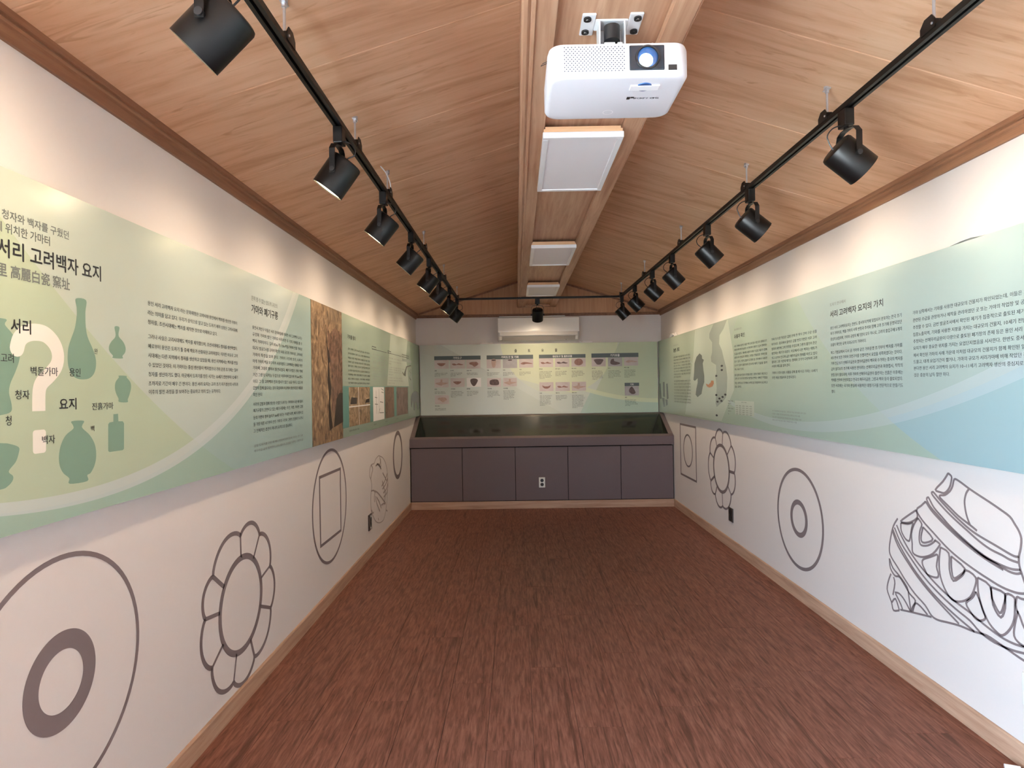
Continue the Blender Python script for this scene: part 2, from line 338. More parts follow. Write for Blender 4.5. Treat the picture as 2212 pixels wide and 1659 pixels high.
# measured positions in metres of the printed and drawn things on walls and boards: (along the wall, height)
D = {'pots':[[(1.6435,1.6291),(1.6826,1.6304),(1.6796,1.5978),(1.6802,1.5593),(1.6871,1.5298),(1.7054,1.5008),(1.7177,1.4753),(1.7199,1.4535),(1.7138,1.4336),(1.7009,1.4203),(1.6821,1.4135),(1.6519,1.4131),(1.6287,1.4219),(1.6147,1.4414),(1.6106,1.4659),(1.6138,1.4949),(1.6245,1.5205),(1.6382,1.5488),(1.6457,1.581),(1.6461,1.6063)],[(1.8019,1.5692),(1.8233,1.5699),(1.8193,1.55),(1.8227,1.54),(1.8407,1.5274),(1.8515,1.5112),(1.849,1.496),(1.8363,1.4849),(1.8361,1.4774),(1.7925,1.4767),(1.7927,1.4836),(1.7777,1.4955),(1.7759,1.5099),(1.7864,1.5243),(1.8027,1.5375),(1.8058,1.5488)],[(1.8185,1.4256),(1.8536,1.4253),(1.855,1.4206),(1.8721,1.4066),(1.8756,1.3899),(1.8676,1.3684),(1.8591,1.3543),(1.8574,1.3458),(1.8186,1.3477),(1.8159,1.3575),(1.8048,1.3738),(1.8001,1.3899),(1.8039,1.4069),(1.8184,1.42)],[(1.7917,1.3122),(1.8129,1.3127),(1.8139,1.2905),(1.8342,1.2894),(1.8399,1.2834),(1.8385,1.2072),(1.8326,1.2031),(1.7726,1.2038),(1.7672,1.2075),(1.7685,1.2839),(1.7741,1.289),(1.7914,1.2903)],[(1.6228,1.3009),(1.6681,1.2997),(1.6625,1.2882),(1.6636,1.2796),(1.692,1.2583),(1.7117,1.2306),(1.7163,1.1996),(1.7095,1.1742),(1.6934,1.1547),(1.6797,1.1502),(1.6795,1.134),(1.6129,1.1371),(1.612,1.1516),(1.591,1.168),(1.5787,1.1886),(1.5764,1.215),(1.5839,1.2425),(1.6008,1.2654),(1.6282,1.2807),(1.6272,1.2903)],[(1.3505,1.5435),(1.415,1.549),(1.4127,1.5361),(1.4301,1.5196),(1.4487,1.499),(1.4558,1.4773),(1.4517,1.4511),(1.44,1.4248),(1.4263,1.399),(1.4225,1.3772),(1.4292,1.3516),(1.4268,1.3335),(1.3972,1.3268),(1.3559,1.3224),(1.3213,1.3714),(1.3296,1.4256),(1.2964,1.4777),(1.3268,1.5205)],[(1.2726,1.2762),(1.3964,1.2634),(1.4223,1.2593),(1.4482,1.2495),(1.4489,1.2365),(1.4396,1.2155),(1.4193,1.1962),(1.4311,1.1837),(1.43,1.1729),(1.4167,1.1623),(1.3951,1.1576),(1.3151,1.1634),(1.3081,1.2013),(1.2792,1.2348)]],'qmark':[(1.4467,1.4841),(1.4548,1.5051),(1.4736,1.5197),(1.5026,1.5261),(1.5351,1.5232),(1.5635,1.5036),(1.5765,1.4764),(1.5718,1.4481),(1.5492,1.4235),(1.5233,1.4035),(1.5129,1.3803),(1.5112,1.3321)],'qdot':[(1.5121,1.2858),(1.5113,1.228)],'words':[('서리',(1.428,1.5329),(1.493,1.5394),(1.46,1.5529),(1.4596,1.5193)),('고려',(1.3988,1.4578),(1.4391,1.4597),(1.4188,1.4696),(1.4185,1.4479)),('벽돌가마',(1.4843,1.4293),(1.5759,1.4317),(1.5289,1.4418),(1.5285,1.4192)),('용인',(1.6145,1.4303),(1.6594,1.4314),(1.6368,1.4421),(1.6365,1.4195)),('완',(1.7116,1.4914),(1.7276,1.4923),(1.7197,1.4996),(1.7194,1.4842)),('청자',(1.438,1.3734),(1.4825,1.3729),(1.4601,1.3843),(1.4598,1.362)),('요지',(1.5773,1.348),(1.645,1.3463),(1.6107,1.3624),(1.6102,1.332)),('진흙가마',(1.6996,1.3387),(1.7922,1.336),(1.7448,1.3476),(1.7445,1.3272)),('청',(1.4107,1.3138),(1.4305,1.3127),(1.4207,1.3246),(1.4204,1.3018)),('백',(1.6942,1.2769),(1.7112,1.2758),(1.7027,1.2844),(1.7025,1.2684)),('백자',(1.5177,1.2612),(1.5636,1.2573),(1.5405,1.2701),(1.5402,1.2485))],'h1':(1.4063,1.6218,1.7814,1.8032),'h2':(1.4156,1.5557,1.7495,1.7728),'h3':(1.4872,1.7499,1.6922,1.735),'h4':(1.4293,1.622,1.6469,1.677),'p1':(1.9645,2.6001,[(1.6546,1.6697),(1.6241,1.6392),(1.594,1.609),(1.5474,1.5624),(1.5166,1.5316),(1.4866,1.5016),(1.4562,1.4712),(1.4258,1.4408),(1.3962,1.4112),(1.3687,1.3837)]),'s2a':(2.7408,3.0427,1.7814,1.8032),'s2b':(2.7395,3.0486,1.7256,1.7642),'p2':(2.7473,3.3894,[(1.6525,1.6696),(1.6225,1.6395),(1.5924,1.6094),(1.5614,1.5784),(1.5309,1.5479),(1.5014,1.5184),(1.4714,1.4884),(1.44,1.4569),(1.4101,1.427),(1.3802,1.3971),(1.3503,1.3672),(1.3066,1.3235),(1.2782,1.2951),(1.246,1.2628),(1.2162,1.2331),(1.1865,1.2033)]),'p2n':(2.7498,3.3817,[(1.1218,1.1338),(1.0989,1.1108)]),'strip':[3.5363,4.1689],'s3':(4.3039,4.5281,1.7342,1.7646),'p3':(4.3115,4.9527,[(1.6569,1.6716),(1.6248,1.6395),(1.5935,1.6081),(1.5648,1.5795),(1.5368,1.5515),(1.5049,1.5195),(1.4756,1.4902),(1.445,1.4596),(1.4151,1.4297)]),'box3':[[(5.0383,1.7291),(5.1802,1.7082)],[(5.6516,1.7284),(5.8001,1.7104)],[(6.3602,1.7344),(6.7504,1.7107)]],'rule3':[[(5.1802,1.7082),(5.6088,1.7068)],[(5.8001,1.7104),(6.3267,1.7082)]],'grey3':[(6.3676,1.6925),(6.9235,1.6655)],'p3b':(5.0616,5.2971,[(1.6626,1.6736),(1.6312,1.6422),(1.6038,1.6148),(1.5905,1.6015),(1.5491,1.56),(1.5233,1.5342),(1.4998,1.5108),(1.478,1.4889),(1.4577,1.4686)]),'p3c':(5.3514,5.5864,[(1.655,1.6666),(1.6326,1.6442),(1.6053,1.6169),(1.583,1.5946),(1.5458,1.5573),(1.5226,1.5342),(1.4962,1.5078),(1.4781,1.4896)]),'p3d':(5.6687,6.316,[(1.6602,1.6725),(1.6295,1.6418),(1.6076,1.6198),(1.5743,1.5865),(1.5532,1.5655),(1.5305,1.5427),(1.5069,1.5191),(1.4763,1.4885),(1.4501,1.4623),(1.4256,1.4378)]),'map3':[(6.4183,1.5216),(6.5035,1.5634),(6.5795,1.6061),(6.6487,1.6135),(6.5876,1.5657),(6.5549,1.5092)],'map3b':[(6.3671,1.55),(6.4727,1.5227),(6.5593,1.5649),(6.5913,1.6116),(6.6782,1.6196),(6.89,1.6375),(6.9373,1.6071),(6.7927,1.5711),(6.9319,1.5428),(6.7575,1.5076),(6.8761,1.4726)],'teal3':[(4.1639,1.3983),(6.6897,1.4032),(6.6653,1.1051),(4.1594,1.119)],'ph3':[[(4.3218,1.3932),(4.9416,1.091)],[(5.0514,1.3922),(5.4726,1.1121)],[(5.5109,1.3924),(5.9167,1.137)],[(6.0387,1.3973),(6.6663,1.1173)]],'cap3':[[(4.3196,1.1099),(4.5931,1.1014)],[(5.0607,1.1033),(5.1532,1.1021)],[(5.5078,1.1052),(5.5968,1.1041)],[(6.0079,1.1072),(6.1042,1.1064)]],'pot3':[(7.0883,1.3439),(7.2229,1.3486),(7.3956,1.3248),(7.4626,1.2666),(7.4418,1.1981),(7.3785,1.1372),(7.3069,1.1284),(7.256,1.1805),(7.212,1.2263),(7.1416,1.1948),(7.1027,1.1302),(7.0377,1.138),(7.0115,1.2092),(6.9695,1.2425),(6.9127,1.1691),(6.8648,1.1918),(6.8587,1.266),(6.9254,1.3182)],'ringL':[(1.3944,1.1072),(1.7992,1.1107),(2.2492,1.2005),(2.7412,1.3865),(3.191,1.788)],'edgeL':[(1.5838,1.6265),(1.7434,1.5038),(1.8635,1.4397),(2.2362,1.1999),(2.556,1.0496)],'ringLw':[(1.3945,1.1143),(1.3943,1.0984),(2.2496,1.218),(2.2488,1.1837)],'lightC':[(5.7909,1.8932),(6.2901,1.9074),(6.7019,1.9101),(6.5999,1.7188),(6.7489,1.4034),(5.6093,1.4098)],'rA1':(-6.7789,-6.5638,1.7956,1.8138),'rA2':(-6.7816,-6.5037,1.7318,1.7734),'rAp':(-6.7709,-6.1254,[(1.6655,1.6843),(1.6338,1.6527),(1.6013,1.6201),(1.5713,1.5902),(1.5413,1.5602),(1.5113,1.5301),(1.4795,1.4984),(1.4512,1.4701),(1.4056,1.4245),(1.3738,1.3927),(1.342,1.3609),(1.3092,1.3282),(1.2774,1.2963),(1.2446,1.2636),(1.2144,1.2334),(1.1842,1.2032)]),'spoons':[[(-7.4526,1.3926),(-7.4039,1.397),(-7.3573,1.2149),(-7.4376,1.2088)],[(-7.2846,1.41),(-7.2002,1.4111),(-7.1897,1.2361),(-7.289,1.2392)],[(-7.1266,1.3906),(-7.053,1.3919),(-7.0249,1.2208),(-7.1095,1.2103)],[(-7.3369,1.2246),(-7.2211,1.2219),(-7.1899,1.1268),(-7.2668,1.1153)],[(-7.1841,1.2089),(-7.073,1.2065),(-7.0698,1.1484),(-7.1445,1.1327)]],'china':[(-5.8115,1.6679),(-5.7396,1.6435),(-5.7364,1.6143),(-5.6823,1.6009),(-5.7197,1.57),(-5.6996,1.5042),(-5.6789,1.4533),(-5.6821,1.3957),(-5.7321,1.3526),(-5.7721,1.2869),(-5.8982,1.2542),(-5.961,1.2774),(-5.9316,1.3379),(-5.8903,1.3901),(-5.8876,1.4349),(-5.9792,1.4098),(-6.0259,1.4217),(-6.0006,1.4898),(-5.9821,1.5803),(-5.914,1.6376)],'korea':[(-5.3849,1.9062),(-5.0459,1.9003),(-5.135,1.8333),(-5.2359,1.7898),(-5.2498,1.7178),(-5.183,1.6605),(-5.1381,1.5861),(-5.0846,1.5128),(-5.0607,1.4287),(-5.0747,1.3389),(-5.0972,1.2679),(-5.1762,1.2274),(-5.2567,1.2056),(-5.34,1.1763),(-5.3696,1.2094),(-5.3558,1.2708),(-5.3314,1.3386),(-5.3485,1.4063),(-5.3673,1.4473),(-5.3345,1.4737),(-5.3413,1.5415),(-5.4677,1.5739),(-5.4764,1.6159),(-5.4415,1.6556),(-5.4366,1.7448),(-5.5113,1.7853),(-5.509,1.827),(-5.4519,1.8635)],'krdots':[(-5.1899,1.5281),(-5.1918,1.4933),(-5.336,1.4467),(-5.3448,1.2811),(-5.1152,1.2871),(-5.184,1.2666),(-5.2643,1.252),(-5.3168,1.2242),(-5.2153,1.2331),(-5.3438,1.1052)],'orange':[(-5.6362,1.3811),(-5.5566,1.3721),(-5.4954,1.3906),(-5.4768,1.4078),(-5.412,1.4057),(-5.4091,1.3796),(-5.447,1.3557),(-5.5356,1.3454),(-5.603,1.356)],'lightR':[(-5.95,1.9019),(-5.0274,1.8982),(-4.9144,1.6254),(-4.9116,1.3267),(-5.2242,1.0623),(-6.3458,1.0705),(-6.0175,1.6503)],'rB1':(-4.884,-4.7219,1.7925,1.8092),'rB2':(-4.8863,-4.6596,1.7322,1.7632),'rBp':(-4.8888,-4.2519,[(1.6624,1.6797),(1.6334,1.6507),(1.6019,1.6192),(1.5728,1.5901),(1.5419,1.5592),(1.5109,1.5283),(1.4799,1.4973),(1.4347,1.4521),(1.4074,1.4248),(1.3727,1.39),(1.3435,1.3609)]),'legend':(-5.0572,-4.9334,[(1.2314,1.2416),(1.2115,1.2218),(1.1916,1.2019),(1.1711,1.1814),(1.1493,1.1595),(1.1268,1.1371)]),'table':[(-4.8948,1.2431),(-4.502,1.1345)],'tablep':(-4.8791,-4.5204,[(1.1996,1.2082),(1.1835,1.1921),(1.1668,1.1754),(1.1513,1.16),(1.1358,1.1445)]),'tableh':(-4.7544,-4.6497,1.2275,1.2361),'rB2p':(-4.1771,-3.5466,[(1.6608,1.6788),(1.6276,1.6457),(1.5962,1.6143),(1.5661,1.5842),(1.5359,1.554),(1.5087,1.5268),(1.4796,1.4978),(1.4349,1.453),(1.4028,1.421)]),'rN':(-4.1835,-3.6968,[(1.1843,1.1952),(1.1637,1.1746),(1.1425,1.1534),(1.1225,1.1334)]),'rC1':(-3.3969,-3.2317,1.7904,1.8087),'rC2':(-3.3965,-2.9002,1.729,1.7645),'rCp':(-3.3948,-2.7662,[(1.6624,1.68),(1.633,1.6506),(1.6017,1.6193),(1.5703,1.5879),(1.5281,1.5458),(1.4986,1.5163),(1.4687,1.4864),(1.4377,1.4554),(1.4063,1.424),(1.3777,1.3954),(1.3472,1.3649),(1.3152,1.3329)]),'rDp':(-2.6918,-2.1055,[(1.6621,1.6784),(1.6294,1.6457),(1.5979,1.6143),(1.5671,1.5835),(1.5376,1.554),(1.5081,1.5245),(1.4773,1.4937),(1.449,1.4654),(1.4208,1.4372),(1.3912,1.4076)]),'ringR':[(-3.5769,1.1155),(-3.1447,1.1599),(-2.8785,1.2079),(-2.8087,1.2176),(-2.504,1.2989),(-2.1336,1.4126)],'edgeR':[(-3.6937,1.7892),(-3.4734,1.5907),(-3.1386,1.3412),(-2.8204,1.1706),(-2.5438,1.0528)],'bars':[(-1.2712,1.7205,-0.7066,1.7685),(-0.6325,1.7193,-0.0671,1.769),(0.004,1.7231,0.5697,1.7671),(0.6412,1.7212,1.2117,1.7725),(1.0392,1.3697,1.214,1.409)],'cards':[(-1.2694,1.6149,-1.0956,1.722),(-1.0761,1.6143,-0.8998,1.7214),(-0.8787,1.6113,-0.7091,1.7199),(-0.6333,1.6115,-0.4621,1.7201),(-0.4361,1.6108,-0.2626,1.7186),(-0.2381,1.6134,-0.0671,1.7196),(-1.2711,1.3891,-1.0997,1.4978),(-1.0753,1.3902,-0.9056,1.4972),(-0.8796,1.3896,-0.7059,1.4982),(-0.631,1.3874,-0.4615,1.4919),(-0.4355,1.3886,-0.2701,1.4913),(-1.27,1.1854,-1.0987,1.2923),(0.0041,1.6154,0.175,1.7223),(0.1995,1.6147,0.3719,1.7217),(0.398,1.6157,0.5696,1.7202),(0.0053,1.3223,0.1744,1.4315),(0.2006,1.3217,0.3737,1.4301),(0.3974,1.3227,0.5705,1.4312),(0.6428,1.6135,0.8134,1.7204),(0.8412,1.6128,1.0125,1.7197),(1.0362,1.6179,1.206,1.7207),(1.0386,1.2559,1.2097,1.3684)],'btitle':[(-0.294,1.7998,-0.2621,1.8411),(-0.1312,1.7989,-0.0984,1.8385),(0.0325,1.8012,0.0645,1.8375),(0.1973,1.8002,0.2292,1.8398)],'bshapes':{'dia':[(-1.1714,1.8958),(-1.0262,1.7793),(-0.6378,1.5857),(-0.0064,1.3316),(0.3513,1.3098)],'line':[(0.7581,1.4581),(0.5566,1.0626)],'ring':[(0.6571,1.2481),(0.9976,1.2023),(1.4358,1.1874)],'ringw':[(0.998,1.2226),(0.9972,1.1779)],'yel':[(-0.4137,1.8511),(-0.0513,1.5847)]},'dec':{'L_in':(1.6367,0.6088,0.1371,0.1265),'L_hole':(1.6374,0.608,0.086,0.0771),'L_out':[(1.9863,0.6061),(1.7368,0.9194),(1.7366,0.9057),(1.4448,0.8714),(1.7554,0.3082)],'F_in':(2.7109,0.4384,0.2198,0.2125),'F_hole':(2.7084,0.4375,0.1955,0.1849),'F_out':(2.7184,0.4335,0.3466,0.3286),'F_notch':[(2.7029,0.7399),(2.9015,0.6977),(3.0169,0.5152),(3.0203,0.3103),(2.8304,0.1548),(2.6211,0.1364),(2.4391,0.2788),(2.3909,0.4893),(2.4547,0.6358)],'C_out':(4.019,0.6222,0.3785,0.3633),'C_in':(4.0119,0.6221,0.3571,0.3444),'C_sq':[(3.7849,0.844),(4.25,0.8394),(4.2458,0.4001),(3.7913,0.402)],'S_pts':[[(5.4259,0.7908),(5.5866,0.753),(5.7108,0.6829),(5.7712,0.5907),(5.7949,0.474),(5.7586,0.4046),(5.731,0.3252),(5.6593,0.237),(5.5709,0.1914),(5.4085,0.2025),(5.2761,0.2462),(5.1873,0.3077),(5.1194,0.3719),(5.1059,0.4412),(5.1173,0.5142),(5.1484,0.5593),(5.1337,0.6119),(5.0838,0.6609),(5.0868,0.7103),(5.1416,0.745),(5.2506,0.7442),(5.3088,0.776),(5.4259,0.7908)],[(5.2547,0.5079),(5.3667,0.4733),(5.5222,0.4017),(5.6781,0.3239)],[(5.2706,0.4622),(5.3231,0.3922),(5.4425,0.2988)],[(5.3187,0.4451),(5.4199,0.3829),(5.4961,0.315)],[(5.2727,0.4962),(5.2333,0.4602),(5.249,0.4146)],[(5.529,0.5069),(5.6573,0.5326),(5.7712,0.5907)],[(5.5601,0.4748),(5.6985,0.4985),(5.7904,0.5408)],[(5.5868,0.4339),(5.7172,0.4489),(5.7961,0.4927)],[(5.6053,0.3942),(5.7366,0.4083),(5.7745,0.4395)],[(5.5778,0.6175),(5.6597,0.5692),(5.7441,0.5195)],[(5.5524,0.5485),(5.6113,0.4847),(5.6714,0.4195),(5.6446,0.3412)],[(5.3051,0.7158),(5.4018,0.7212),(5.4993,0.6822),(5.4958,0.7544)],[(5.1416,0.745),(5.1931,0.7046),(5.1548,0.6676),(5.1171,0.6311)],[(5.344,0.7283),(5.4206,0.7056),(5.5185,0.6617)],[(5.4649,0.7758),(5.4821,0.7291),(5.44,0.6987)],[(5.1288,0.529),(5.2184,0.5182),(5.2542,0.4994)],[(5.7042,0.2557),(5.7473,0.2378)],[(5.3723,0.2516),(5.3828,0.2318)],[(5.4978,0.3416),(5.6015,0.3355),(5.6647,0.319)],[(5.137,0.3684),(5.1709,0.3364),(5.2074,0.3375)]],'O_out':(6.2945,0.7032,0.2469,0.2459),'O_in':(6.2943,0.7029,0.2072,0.1989),'R_rect':[(-6.7088,0.9499),(-6.1263,0.9488),(-6.1465,0.4122),(-6.7208,0.4062)],'R_circ':(-6.4273,0.6882,0.1769,0.1674),'G_out':(-5.3892,0.6387,0.3394,0.3297),'G_in':(-5.3883,0.6386,0.2174,0.2159),'G_hole':(-5.3847,0.6378,0.1895,0.1879),'G_notch':[(-5.5328,0.8922),(-5.3329,0.9471),(-5.1299,0.8604),(-5.0647,0.6443),(-5.1504,0.4539),(-5.3657,0.3178),(-5.5599,0.3879),(-5.6782,0.4905),(-5.687,0.746)],'H_out':(-3.9167,0.5147,0.3219,0.3163),'H_hole':(-3.9185,0.5153,0.3003,0.2906),'H_in':(-3.9166,0.5153,0.1192,0.118),'H_inhole':(-3.915,0.515,0.0884,0.0858)},'frag':[[(-2.5541,0.9915),(-2.5857,0.9534),(-2.6326,0.9108),(-2.6026,0.905),(-2.5755,0.9069),(-2.5482,0.9327),(-2.5361,0.9635),(-2.5356,0.982),(-2.5541,0.9915)],[(-2.4002,0.7903),(-2.4369,0.8045),(-2.4996,0.8267),(-2.5504,0.8531),(-2.6033,0.8806),(-2.6046,0.8911),(-2.5757,0.8978),(-2.5448,0.9201),(-2.5292,0.9436),(-2.5189,0.9714),(-2.4957,0.9696),(-2.4468,0.9507),(-2.3997,0.9344),(-2.3355,0.914),(-2.2866,0.8971),(-2.2398,0.8785),(-2.2175,0.8556),(-2.2011,0.8365),(-2.1906,0.8118),(-2.1943,0.7746),(-2.2022,0.7452),(-2.2014,0.7136),(-2.1873,0.677),(-2.1754,0.6492),(-2.1678,0.627)],[(-2.4401,0.9437),(-2.4544,0.925),(-2.4637,0.8928),(-2.4597,0.8579),(-2.45,0.8294),(-2.4369,0.806)],[(-2.2023,0.7438),(-2.2204,0.7402),(-2.249,0.744),(-2.3085,0.7567),(-2.3842,0.7718),(-2.4374,0.7867),(-2.5,0.8137),(-2.5508,0.8398),(-2.6036,0.8697),(-2.6387,0.8934),(-2.6507,0.8979),(-2.6574,0.8902),(-2.6353,0.8721),(-2.5812,0.8391),(-2.5219,0.809),(-2.4514,0.7784),(-2.3913,0.7528),(-2.3339,0.7357),(-2.2789,0.7289),(-2.2438,0.7222),(-2.2067,0.7221)],[(-2.1961,0.6992),(-2.233,0.6906),(-2.2739,0.6903),(-2.3412,0.6975),(-2.4056,0.7144),(-2.4734,0.74),(-2.5452,0.7724),(-2.5977,0.8036),(-2.6445,0.8321),(-2.6722,0.8627),(-2.6803,0.8696),(-2.6906,0.8594),(-2.6689,0.8329),(-2.6213,0.8041),(-2.5752,0.779),(-2.5018,0.746),(-2.4324,0.7199),(-2.3666,0.7002),(-2.3041,0.6887),(-2.2507,0.6784),(-2.2162,0.6795),(-2.1948,0.6883)],[(-2.6976,0.8486),(-2.7281,0.8243),(-2.7593,0.7984),(-2.7214,0.7608),(-2.6557,0.7255),(-2.5779,0.685),(-2.5043,0.6573),(-2.4211,0.6352),(-2.3432,0.6194),(-2.282,0.6102),(-2.2236,0.6107),(-2.1888,0.6177),(-2.1678,0.627)],[(-2.6976,0.8486),(-2.6693,0.8218),(-2.6216,0.7932),(-2.5456,0.7565),(-2.4738,0.7271),(-2.4058,0.7044),(-2.3351,0.6871),(-2.2743,0.6761)],[(-2.7637,0.7975),(-2.8187,0.7632),(-2.8742,0.7249),(-2.8431,0.724),(-2.7967,0.7388),(-2.7558,0.7677),(-2.7637,0.7975)],[(-2.8745,0.7159),(-2.8727,0.6806),(-2.8453,0.6516),(-2.8177,0.6467),(-2.808,0.6666),(-2.7976,0.7096),(-2.7878,0.7349),(-2.8246,0.7222),(-2.8745,0.7159)],[(-2.7497,0.7661),(-2.779,0.7311),(-2.7983,0.6863),(-2.7952,0.6407),(-2.7918,0.6011),(-2.7522,0.5947),(-2.7089,0.6048),(-2.6584,0.6313),(-2.617,0.675),(-2.6151,0.6863),(-2.6444,0.6942)],[(-2.7498,0.7632),(-2.7262,0.7428),(-2.74,0.7114),(-2.7456,0.6703),(-2.7332,0.6496),(-2.6906,0.6588),(-2.657,0.6784),(-2.6404,0.6935)],[(-2.7179,0.7323),(-2.732,0.6906),(-2.7284,0.6661),(-2.6986,0.6696),(-2.6565,0.6967),(-2.7179,0.7323)],[(-2.6341,0.6352),(-2.6753,0.6129),(-2.7222,0.5888),(-2.727,0.5677),(-2.7106,0.5471),(-2.6901,0.531),(-2.6369,0.5362),(-2.6245,0.5536),(-2.6356,0.583),(-2.6263,0.6291),(-2.6341,0.6352)],[(-2.6093,0.6716),(-2.6188,0.6149),(-2.6163,0.5615),(-2.598,0.5187),(-2.5682,0.4857),(-2.5349,0.4733),(-2.4874,0.4871),(-2.4447,0.5171),(-2.4197,0.5606),(-2.4118,0.6055),(-2.4627,0.6189),(-2.4846,0.5908),(-2.5364,0.5541),(-2.5576,0.595),(-2.5596,0.6606),(-2.6093,0.6716)],[(-2.5448,0.6514),(-2.546,0.609),(-2.536,0.5673),(-2.5063,0.5816),(-2.4696,0.6235),(-2.5448,0.6514)],[(-2.4133,0.5502),(-2.4309,0.5218),(-2.4663,0.4868),(-2.4394,0.4584),(-2.4128,0.4432),(-2.3862,0.4483),(-2.3663,0.4656),(-2.3786,0.4905),(-2.3972,0.5283),(-2.4133,0.5502)],[(-2.4017,0.6087),(-2.3999,0.5522),(-2.3785,0.4954),(-2.3475,0.4532),(-2.3107,0.4339),(-2.2835,0.4329),(-2.2502,0.4671),(-2.2289,0.5123),(-2.2249,0.5597),(-2.227,0.5912),(-2.2646,0.5901),(-2.2689,0.5394),(-2.2909,0.4961),(-2.3268,0.5284),(-2.3406,0.596),(-2.4017,0.6087)],[(-2.3344,0.5932),(-2.3293,0.5516),(-2.2965,0.5106),(-2.2777,0.541),(-2.2705,0.5904),(-2.3344,0.5932)],[(-2.1684,0.6021),(-2.1959,0.5972),(-2.2155,0.5951),(-2.2193,0.5571),(-2.2031,0.5311),(-2.1846,0.4973),(-2.1502,0.4753)],[(-2.2111,0.5487),(-2.2265,0.4948),(-2.2305,0.4518),(-2.2055,0.4346),(-2.1672,0.4326)],[(-2.898,0.7318),(-2.9307,0.6914),(-2.9523,0.6377),(-2.9675,0.5726),(-2.9554,0.539),(-2.9023,0.4995),(-2.8465,0.4569),(-2.7839,0.419),(-2.7152,0.3914),(-2.6743,0.3616),(-2.634,0.3574),(-2.5715,0.3704),(-2.5046,0.3829),(-2.4277,0.39),(-2.3616,0.4015),(-2.2995,0.3956),(-2.2407,0.3876),(-2.1908,0.3819),(-2.1211,0.3821)],[(-2.9078,0.6996),(-2.8688,0.6518),(-2.7967,0.5883),(-2.7109,0.5387),(-2.6142,0.4973),(-2.5239,0.4719),(-2.4395,0.4559),(-2.3735,0.4384),(-2.2988,0.4243),(-2.2398,0.4227),(-2.1896,0.4299),(-2.1196,0.444)],[(-2.924,0.6838),(-2.8791,0.6255),(-2.7974,0.5649),(-2.7117,0.5104),(-2.615,0.47),(-2.5247,0.4429),(-2.4472,0.4253),(-2.394,0.4008),(-2.3241,0.3901),(-2.2404,0.397),(-2.1901,0.4071),(-2.1201,0.4219)],[(-2.9362,0.6719),(-2.8892,0.611),(-2.7983,0.5357),(-2.6959,0.4762),(-2.6003,0.4373),(-2.511,0.4115),(-2.4243,0.3914)],[(-2.9414,0.6647),(-2.8991,0.6025),(-2.8164,0.5363),(-2.7296,0.4823),(-2.6318,0.4371),(-2.508,0.3893)],[(-2.969,0.5261),(-2.9622,0.482),(-2.9281,0.4556),(-2.8938,0.4601),(-2.8565,0.4361),(-2.8204,0.4068),(-2.7803,0.3885),(-2.8039,0.3485),(-2.8091,0.3281)],[(-2.966,0.5239),(-2.942,0.4879),(-2.8937,0.4661),(-2.8381,0.4302),(-2.8255,0.3875),(-2.8136,0.3276)],[(-2.958,0.4557),(-2.9796,0.4153),(-2.9912,0.3714),(-2.9718,0.3378),(-2.9573,0.3182),(-2.9433,0.2866),(-2.8987,0.3027)],[(-2.8908,0.3085),(-2.8045,0.328),(-2.6745,0.3549)],[(-2.9573,0.3182),(-2.9266,0.3471),(-2.8987,0.3027)],[(-2.9306,0.376),(-2.8963,0.3814),(-2.8587,0.3644),(-2.8181,0.3289)],[(-2.9258,0.3716),(-2.888,0.3364),(-2.8744,0.3144)],[(-2.7999,0.3326),(-2.7901,0.3592),(-2.7762,0.3785),(-2.7456,0.375),(-2.6994,0.3551)],[(-2.9383,0.4464),(-2.9293,0.4189),(-2.946,0.3587)]]}

# ------------------------------------------------------------------ materials
mat('wall_paper', (223, 216, 212), rough=0.75, spec=0.25, bump=0.12, bscale=420, vary=0.012, vscale=60)
wood('oak_ceiling', (214, 171, 138), (184, 139, 104), (224, 186, 155), (1.6, 15, 1.6), rough=0.6, contrast=0.9, fleck=0.6, fleck_scale=(4.5, 26, 4.5), tone=0.03)
wood('oak_beam', (190, 150, 122), (168, 126, 100), (204, 166, 138), (34, 1.6, 34), rough=0.45, contrast=1.0, fleck=0.35, fleck_scale=(26, 3, 26), rnd=False)
wood('oak_gable', (196, 152, 118), (176, 132, 98), (206, 164, 130), (30, 30, 1.6), rough=0.45, contrast=1.0, fleck=0.3, fleck_scale=(20, 20, 3), rnd=False)
wood('oak_trim', (132, 93, 69), (112, 76, 55), (148, 108, 82), (30, 1.5, 30), rough=0.4, contrast=1.0, fleck=0.3, fleck_scale=(20, 2, 20), rnd=False)
wood('oak_base', (186, 152, 128), (162, 126, 102), (200, 168, 144), (26, 2.2, 40), rough=0.45, contrast=1.0, fleck=0.3, fleck_scale=(20, 3, 40), rnd=False)
wood('oak_base_back', (186, 152, 128), (162, 126, 102), (200, 168, 144), (2.2, 26, 40), rough=0.45, contrast=1.0, fleck=0.3, fleck_scale=(3, 20, 40), rnd=False)
wood('light_strip', (222, 180, 140), (205, 160, 120), (232, 194, 156), (3, 30, 30), rough=0.5, rnd=False)
wood('walnut_floor', (124, 82, 68), (80, 50, 40), (150, 106, 90), (95, 8, 1), rough=0.5, contrast=0.9, fleck=0.7, fleck_scale=(27, 1.3, 1), tone=0.03, bump=0.25)
for n_, s_ in (('walnut_floor', 0.15), ('oak_ceiling', 0.15), ('oak_beam', 0.15), ('oak_gable', 0.15)):
    MATS[n_].node_tree.nodes['Principled BSDF'].inputs['Specular IOR Level'].default_value = s_
mat('black_metal', (9, 9, 10), rough=0.38, spec=0.32)
mat('black_track', (9, 9, 9), rough=0.42, spec=0.3)
mat('black_inside', (12, 12, 12), rough=0.9)
mat('steel', (205, 205, 210), rough=0.38, metal=0.75)
mat('lamp_glow', (255, 240, 205), emit=(255, 226, 170), estr=9.0)
